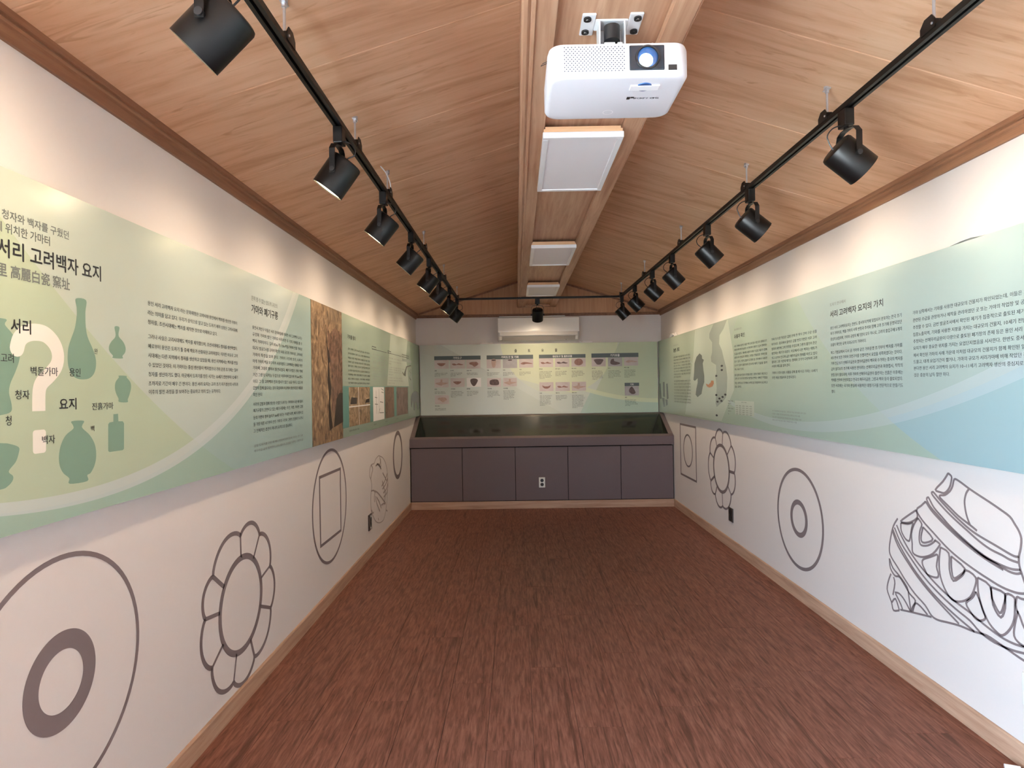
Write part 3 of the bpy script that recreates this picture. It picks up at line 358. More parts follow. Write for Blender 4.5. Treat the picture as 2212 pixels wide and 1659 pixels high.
mat('decal', (128, 116, 117), rough=0.6, spec=0.2)
mat('ink', (50, 52, 55), rough=0.6, spec=0.2)
mat('ink_soft', (112, 118, 114), rough=0.6, spec=0.2)
mat('pot_print', (128, 158, 140), rough=0.25, spec=0.3)
mat('pot_overlap', (190, 200, 190), rough=0.45, spec=0.3)
mat('q_white', (236, 232, 220), rough=0.25, spec=0.3)
mat('board_edge', (225, 225, 220), rough=0.6)
mat('grey_print', (150, 162, 154), rough=0.25)
mat('grey_dark_print', (102, 110, 106), rough=0.25)
mat('brown_print', (176, 122, 84), rough=0.25)
mat('light_print', (178, 191, 178), rough=0.23, spec=0.5)
mat('teal_print', (94, 142, 134), rough=0.45)
mat('white_print', (226, 224, 222), rough=0.5)
mat('bar_print', (84, 96, 98), rough=0.5)
mat('label_white', (236, 236, 232), rough=0.5)
mat('case_grey', (112, 98, 100), rough=0.55, spec=0.3, bump=0.06, bscale=600)
mat('case_rim', (120, 106, 104), rough=0.4, spec=0.4)
mat('case_inside', (104, 92, 78), rough=0.8)
mat('shadow_gap', (26, 22, 22), rough=0.9)
mat('white_plastic', (238, 238, 240), rough=0.35, spec=0.5)
mat('projector_white', (214, 213, 218), rough=0.4, spec=0.45)
mat('diffuser', (238, 235, 238), rough=0.5, spec=0.4)
mat('lens_dark', (26, 36, 46), rough=0.15, spec=0.6)
mat('lens_blue', (40, 84, 140), rough=0.06, spec=0.9, coat=1.0)
mat('lens_glow', (235, 255, 255), emit=(215, 250, 255), estr=6.0)
mat('dark_plastic', (30, 30, 32), rough=0.4)
mat('vent_dark', (70, 72, 82), rough=0.8)
mat('ac_white', (240, 238, 234), rough=0.22, spec=0.5)
mat('ac_grey', (196, 192, 188), rough=0.4)
mat('ac_shadow', (172, 166, 160), rough=0.5)
mat('tissue', (240, 238, 236), rough=0.9)
mat('clay_light', (176, 160, 140), rough=0.6, vary=0.2, vscale=20)
mat('clay_dark', (86, 74, 66), rough=0.6, vary=0.2, vscale=20)
mat('outlet_white', (232, 232, 226), rough=0.4)
mat('outlet_dark', (58, 48, 44), rough=0.35)
mat('concrete', (196, 192, 184), rough=0.9, vary=0.06, vscale=1.5)
mat('alu_frame', (120, 120, 124), rough=0.4, metal=0.8)

def glass_mat():
    m = bpy.data.materials.new('case_glass'); m.use_nodes = True
    nt = m.node_tree; nt.nodes.remove(nt.nodes['Principled BSDF'])
    out = nt.nodes['Material Output']
    tr = nt.nodes.new('ShaderNodeBsdfTransparent'); tr.inputs[0].default_value = (0.92, 0.91, 0.87, 1)
    gl = nt.nodes.new('ShaderNodeBsdfGlossy'); gl.inputs['Roughness'].default_value = 0.10
    fr = nt.nodes.new('ShaderNodeFresnel'); fr.inputs['IOR'].default_value = 1.52
    mu = nt.nodes.new('ShaderNodeMath'); mu.operation = 'MULTIPLY'; mu.inputs[1].default_value = 1.8; mu.use_clamp = True
    mx = nt.nodes.new('ShaderNodeMixShader')
    nt.links.new(fr.outputs[0], mu.inputs[0]); nt.links.new(mu.outputs[0], mx.inputs[0])
    nt.links.new(tr.outputs[0], mx.inputs[1]); nt.links.new(gl.outputs[0], mx.inputs[2]); nt.links.new(mx.outputs[0], out.inputs['Surface'])
    MATS['case_glass'] = m
glass_mat()

def print_mat(name, base0, base1, axis, a, b, shapes, rough=0.23, spec=0.5):
    """Printed board: a two-colour gradient along s or z plus overlapping discs and crescents, in board coordinates."""
    m = bpy.data.materials.new(name); m.use_nodes = True
    nt = m.node_tree; N = nt.nodes; L = nt.links; bs = N['Principled BSDF']
    bs.inputs['Roughness'].default_value = rough; bs.inputs['Specular IOR Level'].default_value = spec
    tc = N.new('ShaderNodeTexCoord'); sp_ = N.new('ShaderNodeSeparateXYZ'); L.new(tc.outputs['Object'], sp_.inputs[0])
    flat = N.new('ShaderNodeCombineXYZ'); L.new(sp_.outputs['X'], flat.inputs[0]); L.new(sp_.outputs['Y'], flat.inputs[1])
    mr = N.new('ShaderNodeMapRange'); mr.interpolation_type = 'SMOOTHSTEP'; mr.inputs['From Min'].default_value = a; mr.inputs['From Max'].default_value = b
    L.new(sp_.outputs['X' if axis == 's' else 'Y'], mr.inputs['Value'])
    mx = N.new('ShaderNodeMix'); mx.data_type = 'RGBA'; mx.inputs[6].default_value = lin(base0); mx.inputs[7].default_value = lin(base1)
    L.new(mr.outputs[0], mx.inputs[0]); cur = mx.outputs[2]
    def disc(c, r, inside):
        d = N.new('ShaderNodeVectorMath'); d.operation = 'DISTANCE'; d.inputs[1].default_value = (c[0], c[1], 0); L.new(flat.outputs[0], d.inputs[0])
        k = N.new('ShaderNodeMath'); k.operation = 'LESS_THAN' if inside else 'GREATER_THAN'; k.inputs[1].default_value = r; L.new(d.outputs['Value'], k.inputs[0])
        return k.outputs[0]
    def half(p, q):   # 1 on the left of p->q
        nx, ny = -(q[1] - p[1]), q[0] - p[0]
        d = N.new('ShaderNodeVectorMath'); d.operation = 'DOT_PRODUCT'; d.inputs[1].default_value = (nx, ny, 0); L.new(flat.outputs[0], d.inputs[0])
        k = N.new('ShaderNodeMath'); k.operation = 'GREATER_THAN'; k.inputs[1].default_value = nx * p[0] + ny * p[1]; L.new(d.outputs['Value'], k.inputs[0])
        return k.outputs[0]
    for masks, colour, amount in shapes:
        outs = [disc(x[1], x[2], x[3]) if x[0] == 'd' else half(x[1], x[2]) for x in masks]
        o = outs[0]
        for e in outs[1:]:
            mm = N.new('ShaderNodeMath'); mm.operation = 'MULTIPLY'; L.new(o, mm.inputs[0]); L.new(e, mm.inputs[1]); o = mm.outputs[0]
        am = N.new('ShaderNodeMath'); am.operation = 'MULTIPLY'; am.inputs[1].default_value = amount; L.new(o, am.inputs[0])
        mx = N.new('ShaderNodeMix'); mx.data_type = 'RGBA'; mx.inputs[7].default_value = lin(colour)
        L.new(am.outputs[0], mx.inputs[0]); L.new(cur, mx.inputs[6]); cur = mx.outputs[2]
    L.new(cur, bs.inputs['Base Color'])
    MATS[name] = m
    return m

def photo_mat(name, cols, scale, stretch=(1, 1, 1), distort=1.0):
    """A printed photograph of earth or rock: blotchy noise through a colour ramp."""
    m = bpy.data.materials.new(name); m.use_nodes = True
    nt = m.node_tree; N = nt.nodes; L = nt.links; b = N['Principled BSDF']; b.inputs['Roughness'].default_value = 0.45
    tc = N.new('ShaderNodeTexCoord'); mp = N.new('ShaderNodeMapping'); mp.inputs['Scale'].default_value = stretch; L.new(tc.outputs['Object'], mp.inputs[0])
    n = N.new('ShaderNodeTexNoise'); n.inputs['Scale'].default_value = scale; n.inputs['Detail'].default_value = 8; n.inputs['Roughness'].default_value = 0.66; n.inputs['Distortion'].default_value = distort
    L.new(mp.outputs[0], n.inputs['Vector'])
    r = N.new('ShaderNodeValToRGB'); e = r.color_ramp.elements
    k = len(cols)
    e[0].position = 0.30; e[0].color = lin(cols[0]); e[1].position = 0.72; e[1].color = lin(cols[-1])
    for i in range(1, k - 1):
        q = e.new(0.30 + 0.42 * i / (k - 1)); q.color = lin(cols[i])
    L.new(n.outputs['Fac'], r.inputs['Fac']); L.new(r.outputs['Color'], b.inputs['Base Color'])
    MATS[name] = m
    return m
photo_mat('rock_photo', [(62, 47, 38), (118, 94, 72), (154, 126, 96), (194, 166, 132)], 15, (1.5, 0.9, 1), 0.7)
photo_mat('rock_dark_photo', [(44, 30, 26), (92, 66, 54), (128, 96, 78), (150, 116, 92)], 18, (1.5, 0.9, 1), 0.7)
photo_mat('dig_photo', [(50, 40, 30), (126, 104, 76), (166, 140, 112), (200, 178, 152)], 9, (1, 1, 1), 2.2)
photo_mat('kiln_photo', [(64, 52, 46), (120, 94, 76), (142, 114, 94)], 10)
photo_mat('site_photo', [(74, 62, 58), (120, 100, 92), (140, 122, 112)], 8)
photo_mat('cave_photo', [(30, 20, 18), (46, 32, 28), (60, 44, 38)], 14)
photo_mat('card_photo', [(186, 175, 173), (196, 185, 183), (206, 196, 194)], 5)
photo_mat('card_grey_photo', [(158, 156, 158), (172, 168, 170), (184, 180, 182)], 5)
photo_mat('ware_brown', [(120, 88, 80), (146, 108, 98), (166, 128, 116)], 40)
photo_mat('ware_dark', [(74, 62, 62), (98, 82, 80), (116, 98, 94)], 40)
photo_mat('ware_pale', [(170, 142, 130), (184, 158, 146), (196, 172, 160)], 40)

# ------------------------------------------------------------------ the room
XW, YB, Y0, ZT = 1.5, 7.532, Y_FRONT, 2.226
CEIL0, SLOPE = 2.286, 0.308                     # ceiling height at the walls, pitch
BL, BR = -0.243, 0.213                         # beam sides
def ceil_z(x): return CEIL0 + SLOPE * (XW - abs(x))

def struct(mb, name, material, **k):
    return tag(mb.build(name, material, **k), kind='structure')

wl = struct(MB().box(-XW - 0.12, -XW, Y0, DOOR_Y0, -0.02, 2.34).box(-XW - 0.12, -XW, DOOR_Y1, YB, -0.02, 2.34).box(-XW - 0.12, -XW, DOOR_Y0, DOOR_Y1, DOOR_Z, 2.34), 'wall_left', 'wall_paper')
wr = struct(MB().box(XW, XW + 0.12, Y0, YB, -0.02, 2.34), 'wall_right', 'wall_paper')
wb = struct(MB().box(-XW - 0.12, XW + 0.12, YB, YB + 0.12, -0.02, 2.25), 'wall_back', 'wall_paper')
g = MB().prism([(-XW - 0.12, 2.25), (XW + 0.12, 2.25), (XW + 0.12, 2.34), (0, ceil_z(0) + 0.05), (-XW - 0.12, 2.34)], 'y', YB, YB + 0.12)
g.build('gable', 'oak_gable', wb)
wf = struct(MB().prism([(-XW - 0.12, -0.02), (XW + 0.12, -0.02), (XW + 0.12, 2.34), (0, ceil_z(0) + 0.05), (-XW - 0.12, 2.34)], 'y', Y0 - 0.12, Y0), 'wall_front', 'wall_paper')
X0, X1 = -XW - 0.11, -XW - 0.01
door = struct(MB().box(X0, X1, DOOR_Y0, DOOR_Y0 + 0.05, 0, DOOR_Z).box(X0, X1, DOOR_Y1 - 0.05, DOOR_Y1, 0, DOOR_Z).box(X0, X1, DOOR_Y0 + 0.05, DOOR_Y1 - 0.05, DOOR_Z - 0.05, DOOR_Z), 'door_1', 'alu_frame')
ground = struct(MB().box(-40, -XW - 0.12, -30, 30, -0.12, -0.06), 'ground', 'concrete')

# floor: every plank is a piece of its own on a screed
fl = struct(MB().box(-XW, XW, Y0, YB, -0.05, -0.008), 'floor', 'shadow_gap')
PW, PL = 0.1815, 1.22
def plank_mesh(w, l):
    b = MB().box(-w / 2 + 0.0004, w / 2 - 0.0004, -l / 2 + 0.0004, l / 2 - 0.0004, -0.008, 0.0)
    me = b.mesh('plank'); bm = bmesh.new(); bm.from_mesh(me)
    bmesh.ops.bevel(bm, geom=[e for e in bm.edges if all(v.co.z > -0.001 for v in e.verts)], offset=0.0007, segments=1, affect='EDGES')
    bmesh.ops.recalc_face_normals(bm, faces=bm.faces); bm.to_mesh(me); bm.free(); me.materials.append(MATS['walnut_floor']); return me
_pm = {}
ncol = math.ceil(2 * XW / PW)
for i in range(ncol):
    x0 = -XW + i * PW; x1 = min(x0 + PW, XW)
    y = Y0 - (0.15 + (i * 0.437) % 1.0) * PL
    while y < YB:
        a = max(y, Y0); b = min(y + PL, YB)
        if b - a > 0.03:
            key = (round(x1 - x0, 3), round(b - a, 3))
            if key not in _pm: _pm[key] = plank_mesh(*key)
            p = bpy.data.objects.new('plank', _pm[key]); p.location = ((x0 + x1) / 2, (a + b) / 2, 0); COL.objects.link(p); p.parent = fl
        y += PL

# ceiling: backing, boards 0.6 m wide laid from the wall to the beam, boxed beam along the ridge
ce = struct(MB().prism([(-XW - 0.12, ceil_z(1.62) + 0.012), (0, ceil_z(0) + 0.012), (XW + 0.12, ceil_z(1.62) + 0.012), (XW + 0.12, 2.48), (0, 2.95), (-XW - 0.12, 2.48)], 'y', Y0 - 0.12, YB + 0.12), 'ceiling', 'shadow_gap')
ang = math.atan(SLOPE)
_cm = {}
def ceil_mesh(ln, w):
    b = MB().box(0, ln, -w / 2 + 0.0008, w / 2 - 0.0008, 0.0, 0.010)
    me = b.mesh('ceiling_panel'); bm = bmesh.new(); bm.from_mesh(me)
    bmesh.ops.bevel(bm, geom=[e for e in bm.edges if all(v.co.z < 0.001 for v in e.verts)], offset=0.0022, segments=1, affect='EDGES')
    bmesh.ops.recalc_face_normals(bm, faces=bm.faces); bm.to_mesh(me); bm.free(); me.materials.append(MATS['oak_ceiling']); return me
seams = [Y0] + [s for s in [0.26 + 0.6 * k for k in range(-4, 14)] if Y0 + 0.02 < s < YB] + [YB]
for side in (-1, 1):
    xb = -BL if side < 0 else BR
    ln = (XW - xb + 0.02) / math.cos(ang)
    for a, b in zip(seams[:-1], seams[1:]):
        key = (round(ln, 4), round(b - a, 3))
        if key not in _cm: _cm[key] = ceil_mesh(*key)
        p = bpy.data.objects.new('ceiling_panel', _cm[key]); COL.objects.link(p)
        # local x runs up the slope from the wall, local z points up out of the room
        ux = Vector((-side * math.cos(ang), 0, math.sin(ang))); uy = Vector((0, -side, 0)); uz = ux.cross(uy)
        if uz.z < 0: uy = -uy; uz = ux.cross(uy)
        M = Matrix(((ux.x, uy.x, uz.x, side * XW), (ux.y, uy.y, uz.y, (a + b) / 2), (ux.z, uy.z, uz.z, CEIL0), (0, 0, 0, 1)))
        p.matrix_world = M; p.parent = ce

beam = MB()
beam.box(BL, BL + 0.012, Y0, YB, 2.362, 2.70); beam.box(BR - 0.012, BR, Y0, YB, 2.362, 2.70)
bo = beam.build('beam', 'oak_beam', ce)
RB0, RB1 = -0.153, 0.145                       # recess between the two rails
MB().box(BL + 0.03, RB0, Y0, YB, 2.350, 2.372).build('rail', 'oak_beam', bo, bevel=0.002)
MB().box(RB1, BR, Y0, YB, 2.350, 2.372).build('rail', 'oak_beam', bo, bevel=0.002)
# rounded edge moulding on the left side of the beam, thin bead on the right
MB().prism([(BL - 0.004, 2.372), (BL - 0.004, 2.354), (BL + 0.002, 2.348), (BL + 0.012, 2.347), (BL + 0.020, 2.352), (BL + 0.024, 2.346), (BL + 0.032, 2.345), (BL + 0.034, 2.352), (BL + 0.034, 2.372)], 'y', Y0, YB).build('moulding', 'oak_beam', bo)
MB().box(BR, BR + 0.006, Y0, YB, 2.353, 2.366).build('moulding', 'oak_beam', bo, bevel=0.002)
LIGHTS = [(2.30, 2.935), (4.125, 4.73), (5.73, 6.31)]
cuts = [Y0, 2.60, 4.40, 6.0, YB - 0.09]
for a, b in zip(cuts[:-1], cuts[1:]):
    MB().box(RB0, RB1, a + 0.001, b - 0.001, 2.372, 2.384).build('soffit_board', 'oak_beam', bo)
MB().box(RB0 - 0.02, RB1 + 0.02, YB - 0.09, YB - 0.06, 2.345, 2.384).build('crosspiece', 'oak_beam', bo, bevel=0.002)
MB().box(RB0, RB1, YB - 0.06, YB, 2.372, 2.384).build('soffit_board', 'oak_beam', bo)

# cornices, gable beads, skirting
def cornice(s):
    return [(s * XW, 2.226), (s * (XW - 0.010), 2.226), (s * (XW - 0.012), 2.232), (s * (XW - 0.017), 2.254), (s * (XW - 0.024), 2.259), (s * (XW - 0.027), 2.266), (s * (XW - 0.024), 2.273), (s * (XW - 0.030), 2.276), (s * (XW - 0.030), ceil_z(XW - 0.030)), (s * XW, CEIL0)]
struct(MB().prism(cornice(-1), 'y', Y0, YB), 'trim_1', 'oak_trim')
struct(MB().prism(cornice(1), 'y', Y0, YB), 'trim_2', 'oak_trim')
struct(MB().box(-XW + 0.02, XW - 0.02, YB - 0.014, YB, 2.238, 2.250).box(-XW + 0.03, XW - 0.03, YB - 0.020, YB, 2.250, 2.272), 'trim_3', 'oak_trim', bevel=0.002)
for n, s, xe in (('trim_4', -1, BL), ('trim_5', 1, BR)):
    a = (s * (XW - 0.04), ceil_z(XW - 0.04)); b = (xe, ceil_z(xe))
    struct(MB().prism([a, b, (b[0], b[1] - 0.022), (a[0], a[1] - 0.022)], 'y', YB - 0.016, YB), n, 'oak_trim')
struct(MB().prism([(-XW, 0), (-XW + 0.010, 0), (-XW + 0.010, 0.078), (-XW + 0.006, 0.084), (-XW, 0.084)], 'y', DOOR_Y1, 7.0), 'baseboard_left', 'oak_base')
struct(MB().prism([(XW, 0), (XW - 0.010, 0), (XW - 0.010, 0.078), (XW - 0.006, 0.084), (XW, 0.084)], 'y', Y0, 7.0), 'baseboard_right', 'oak_base')
struct(MB().box(-XW + 0.01, XW - 0.01, 6.984, 6.996, 0.0, 0.086), 'baseboard_back', 'oak_base_back', bevel=0.002)

# ------------------------------------------------------------------ display case across the back
case = tag(empty('display_case', (0, 7.24, 0)), 'long grey display case with sloping glass top below the back board', 'display case')
case_off = Vector((0, -7.24, 0))
def cpart(mb, name, m, **k):
    mb.v = [(x, y - 7.24, z) for x, y, z in mb.v]
    return mb.build(name, m, case, **k)
cpart(MB().box(-1.488, 1.488, 7.012, 7.50, 0.0, 0.695), 'carcass', 'shadow_gap')
xs = [-1.489, -0.9037, -0.3015, 0.2955, 0.8947, 1.4888]
for a, b in zip(xs[:-1], xs[1:]):
    cpart(MB().box(a + 0.003, b - 0.003, 6.992, 7.012, 0.093, 0.693), 'door_panel', 'case_grey', bevel=0.0015)
# front rim, sloping side rims and back rim around the glass
cpart(MB().prism([(6.985, 0.703), (7.035, 0.703), (7.035, 0.822), (6.985, 0.800)], 'x', -1.498, 1.498), 'front_rim', 'case_grey', bevel=0.002)
for s in (-1, 1):
    x0, x1 = (-1.498, -1.448) if s < 0 else (1.448, 1.498)
    cpart(MB().prism([(7.035, 0.703), (7.50, 0.703), (7.50, 1.046), (7.455, 1.036), (7.035, 0.822)], 'x', x0, x1), 'side_rim', 'case_rim', bevel=0.002)
cpart(MB().prism([(7.455, 1.036), (7.50, 1.046), (7.50, 0.72), (7.455, 0.72)], 'x', -1.448, 1.448), 'back_rim', 'case_rim')
cpart(MB().prism([(7.035, 0.812), (7.455, 1.0305), (7.455, 1.0365), (7.035, 0.818)], 'x', -1.448, 1.448), 'glass_top', 'case_glass')
cpart(MB().box(-1.448, 1.448, 7.035, 7.455, 0.703, 0.712), 'deck', 'case_inside')
cpart(MB().prism([(7.36, 0.712), (7.455, 0.712), (7.455, 0.82)], 'x', -1.448, 1.448), 'step', 'case_inside')
# sherds lying on the deck inside
def shard(x, y, w, d, h, m, label, kind):
    b = bmesh.new(); bmesh.ops.create_icosphere(b, subdivisions=2, radius=0.5)
    rr = random.Random(int(x * 1000))
    for v in b.verts:
        k = 1 + rr.uniform(-0.16, 0.16)
        v.co = Vector((v.co.x * w * k, v.co.y * d * k, max(-0.30, v.co.z) * h * k))
    zm = min(v.co.z for v in b.verts)
    for v in b.verts: v.co.z -= zm
    me = bpy.data.meshes.new('pottery_sherd'); b.to_mesh(me); b.free(); me.materials.append(MATS[m])
    o = bpy.data.objects.new('pottery_sherd', me); o.location = (x, y, 0.712); COL.objects.link(o)
    return tag(o, label, kind, 'sherds under the glass of the display case')
for i, (x, y, w, d, h, m, wrd) in enumerate([(-1.20, 7.18, 0.11, 0.09, 0.05, 'clay_dark', 'dark sherd nearest the left end'), (-0.98, 7.20, 0.13, 0.10, 0.06, 'clay_dark', 'second dark sherd from the left end'), (-0.74, 7.19, 0.09, 0.09, 0.05, 'clay_dark', 'round dark sherd left of the light reflection'), (-0.48, 7.20, 0.12, 0.08, 0.045, 'clay_dark', 'flat dark sherd just left of the light reflection'),
        (0.14, 7.25, 0.12, 0.09, 0.05, 'clay_dark', 'sherd just right of the light reflection'), (0.36, 7.25, 0.14, 0.10, 0.05, 'clay_dark', 'broad sherd right of the middle'), (0.56, 7.25, 0.10, 0.09, 0.06, 'clay_dark', 'squat sherd beside the broad one'), (1.02, 7.27, 0.15, 0.10, 0.07, 'clay_light', 'pale sherd nearest the right end')]):
    shard(x, y, w, d, h, m, wrd + ' under the display case glass', 'sherd')

# ------------------------------------------------------------------ socket outlets
def outlet(name, M, w, h, plate, label, cat='outlet', square_holes=False, cover=False):
    root = tag(empty(name, matrix=M), label, cat)
    MB().box(-w / 2, w / 2, -h / 2, h / 2, 0.0, 0.009).build('plate', plate, root, bevel=0.003)
    for s in (-1, 1):
        hole = MB()
        hole.cyl((0, s * h * 0.20, 0.009), (0, s * h * 0.20, 0.0105), w * 0.27, 20)
        hole.build('socket', 'dark_plastic' if plate == 'outlet_white' else 'black_inside', root)
    MB().cyl((0, 0, 0.009), (0, 0, 0.0102), 0.003, 10).build('screw', 'steel', root)
    return root
ML = Matrix(((0, 0, 1, -XW), (1, 0, 0, 0), (0, 1, 0, 0), (0, 0, 0, 1)))
MR = Matrix(((0, 0, -1, XW), (-1, 0, 0, 0), (0, 1, 0, 0), (0, 0, 0, 1)))
MBk = Matrix(((1, 0, 0, 0), (0, 0, -1, YB), (0, 1, 0, 0), (0, 0, 0, 1)))
def at(M, s, z, n=0.0): return M @ Matrix.Translation((s, z, n))
outlet('wall_outlet', at(Matrix(((1, 0, 0, 0), (0, 0, -1, 6.992), (0, 1, 0, 0), (0, 0, 0, 1))), -0.002, 0.293), 0.071, 0.116, 'outlet_white', 'white twin socket on the middle door of the display case')
outlet('wall_outlet', at(MR, -5.152, 0.285), 0.10, 0.115, 'outlet_dark', 'dark twin socket below the flower drawing under the map board')
ol = outlet('wall_outlet', at(ML, 5.06, 0.285), 0.10, 0.13, 'outlet_dark', 'dark twin socket with pale rim beside the sketched pot drawing')
MB().ring((0.004, 0), 0.056, 0.044, 0.0107, asp=0.62).build('rim', 'outlet_white', ol, recalc=False)
outlet('wall_outlet', at(MR, -2.150, 0.285), 0.085, 0.115, 'outlet_white', 'white socket low on the wall beside the carved fragment drawing')
cord = tag(empty('power_cord', (1.445, 2.18, 0)), 'white cord end lying on the floor against the skirting board', 'cord')
MB().tube([(-0.022, 0.010, 0.011), (0.0, 0.0, 0.012), (0.02, -0.008, 0.012)], 0.009, 10).build('plug', 'white_plastic', cord, smooth=True)
MB().tube([(0.02, -0.008, 0.010), (0.030, -0.03, 0.008), (0.034, -0.10, 0.006), (0.028, -0.30, 0.006), (0.033, -0.55, 0.006)], 0.0045, 8).build('lead', 'white_plastic', cord, smooth=True)

# ------------------------------------------------------------------ line drawings on the walls
mat('decal_faint', (168, 154, 148), rough=0.6, spec=0.2)
def decal(M, label, build, material='decal'):
    mb = MB(); build(mb)
    o = mb.build('wall_drawing', material, recalc=False); o.matrix_world = at(M, 0, 0, 0.0012)
    md = o.modifiers.new('film', 'SOLIDIFY'); md.thickness = 0.0006; md.offset = 0
    return tag(o, label, 'wall drawing', 'grey line drawings on the lower walls')
dc = D['dec']
def flower(mb, notch, inner, ring_w, rim_w, spoke_ws):
    cx, cz = inner[0], inner[1]; R = (inner[2] + inner[3]) / 2
    mb.ring((cx, cz), R, R - ring_w)
    n = len(notch)
    for i in range(n):
        a = Vector(notch[i]); b = Vector(notch[(i + 1) % n]); c = Vector((cx, cz))
        va, vb = a - c, b - c
        aa = math.atan2(va.y, va.x); ab = math.atan2(vb.y, vb.x)
        d = (ab - aa + math.pi) % (2 * math.pi) - math.pi
        pts = []
        for k in range(17):
            t = k / 16; an = aa + d * t; rad = va.length * (1 - t) + vb.length * t + 0.038 * math.sin(math.pi * t) ** 0.75
            pts.append((cx + math.cos(an) * rad, cz + math.sin(an) * rad))
        mb.ribbon(pts, rim_w)
        dirn = va.normalized()
        mb.ribbon([tuple(c + dirn * (R - ring_w * 0.4)), tuple(a)], spoke_ws[i % len(spoke_ws)])
decal(ML, 'large circle drawing with thick inner ring below the question mark', lambda m: (m.ring((1.637, 0.608), 0.336, 0.322), m.ring((1.637, 0.6085), 0.131, 0.081)))
decal(ML, 'nine-petal flower ring drawing below the text column beside the rock photo', lambda m: flower(m, dc['F_notch'], dc['F_in'], 0.027, 0.019, [0.012, 0.012, 0.012, 0.016, 0.016, 0.012, 0.013, 0.016, 0.018]))
def sq(m):
    m.ring((4.016, 0.622), 0.370, 0.352)
    q = dc['C_sq']; k = [(q[0][0] + 0.008, q[0][1] - 0.008), (q[1][0] - 0.008, q[1][1] - 0.008), (q[2][0] - 0.008, q[2][1] + 0.008), (q[3][0] + 0.008, q[3][1] + 0.008)]
    m.ribbon(k, 0.018, closed=True)
decal(ML, 'circle drawing with a square inside below the tall rock photo', sq)
def sketch(m):
    for i, p in enumerate(dc['S_pts']): m.ribbon(smooth_path(p, 4), 0.0075 if i == 0 else 0.013)
decal(ML, 'faint sketched oval pot drawing above the dark pale-rimmed socket', sketch, 'decal_faint')
decal(ML, 'plain thick ring drawing with nothing inside beside the display case', lambda m: m.ring((dc['O_out'][0], dc['O_out'][1]), 0.2465, 0.203))
def rect(m):
    q = dc['R_rect']; c = [((q[0][0] + q[3][0]) / 2, (q[0][1] + q[1][1]) / 2), ((q[1][0] + q[2][0]) / 2, (q[0][1] + q[1][1]) / 2), ((q[1][0] + q[2][0]) / 2, (q[2][1] + q[3][1]) / 2), ((q[0][0] + q[3][0]) / 2, (q[2][1] + q[3][1]) / 2)]
    m.ribbon(c, 0.020, closed=True); m.ring((dc['R_circ'][0], dc['R_circ'][1]), 0.172, 0.155)
decal(MR, 'square drawing with a circle inside beside the display case', rect)
decal(MR, 'nine-petal flower ring drawing below the peninsula map', lambda m: flower(m, dc['G_notch'], dc['G_in'], 0.028, 0.018, [0.015, 0.014, 0.014, 0.024, 0.014, 0.012, 0.014, 0.022, 0.016]))
decal(MR, 'circle drawing with a small thick ring inside, between flower and carved fragment', lambda m: (m.ring((dc['H_out'][0], dc['H_out'][1]), 0.3195, 0.2985), m.ring((dc['H_in'][0], dc['H_in'][1]), 0.1187, 0.087)))
def frag(m):
    for p in D['frag']: m.ribbon(smooth_path(p, 3), 0.0088)
decal(MR, 'line drawing of a carved fragment with leaf and band patterns', frag)

# ------------------------------------------------------------------ exhibit boards
BOFF = 0.045
PLf = Matrix(((0, 0, 1, -XW + BOFF), (1, 0, 0, 0), (0, 1, 0, 0), (0, 0, 0, 1)))
PRf = Matrix(((0, 0, -1, XW - BOFF), (-1, 0, 0, 0), (0, 1, 0, 0), (0, 0, 0, 1)))
PBf = Matrix(((1, 0, 0, 0), (0, 0, -1, YB - BOFF), (0, 1, 0, 0), (0, 0, 0, 1)))
RLc, RLr = (1.652, 3.178), 2.079
print_mat('board_left_print', (190, 201, 186), (180, 193, 192), 's', 1.2, 3.3, [
    ([('d', (4.204, 4.915), 4.2016, False)], (176, 192, 156), 0.62),
    ([('d', RLc, RLr + 0.012, False)], (142, 178, 170), 0.55),
    ([('d', (RLc[0] + 0.03, RLc[1]), RLr + 0.022, True), ('d', (RLc[0] - 0.015, RLc[1] + 0.012), RLr - 0.002, False)], (198, 207, 205), 0.75)])
print_mat('board_far_print', (152, 170, 156), (144, 162, 146), 's', 4.2, 7.4, [
    ([('h', (6.72, 1.9), (6.45, 1.04))], (150, 178, 156), 0.0),
    ([('d', (9.6, 2.6), 2.85, True)], (120, 146, 114), 0.5)])
print_mat('board_right_print', (162, 176, 158), (160, 180, 178), 's', -6.6, -3.2, [
    ([('d', (-1.491, 3.961), 3.092, False), ('d', (-3.4, 0.2), 2.2, True)], (158, 180, 160), 0.5),
    ([('d', (-3.898, 6.307), 5.201, False), ('d', (-1.491, 3.961), 3.092, True)], (140, 176, 190), 0.55),
    ([('d', (-3.898, 6.307), 5.225, True), ('d', (-3.95, 6.36), 5.215, False), ('h', (-4.4, 0.95), (-3.9, 1.5))], (205, 216, 222), 0.0),
    ([('d', (-3.85, 6.307), 5.225, True), ('d', (-3.95, 6.33), 5.195, False)], (182, 196, 204), 0.42)])
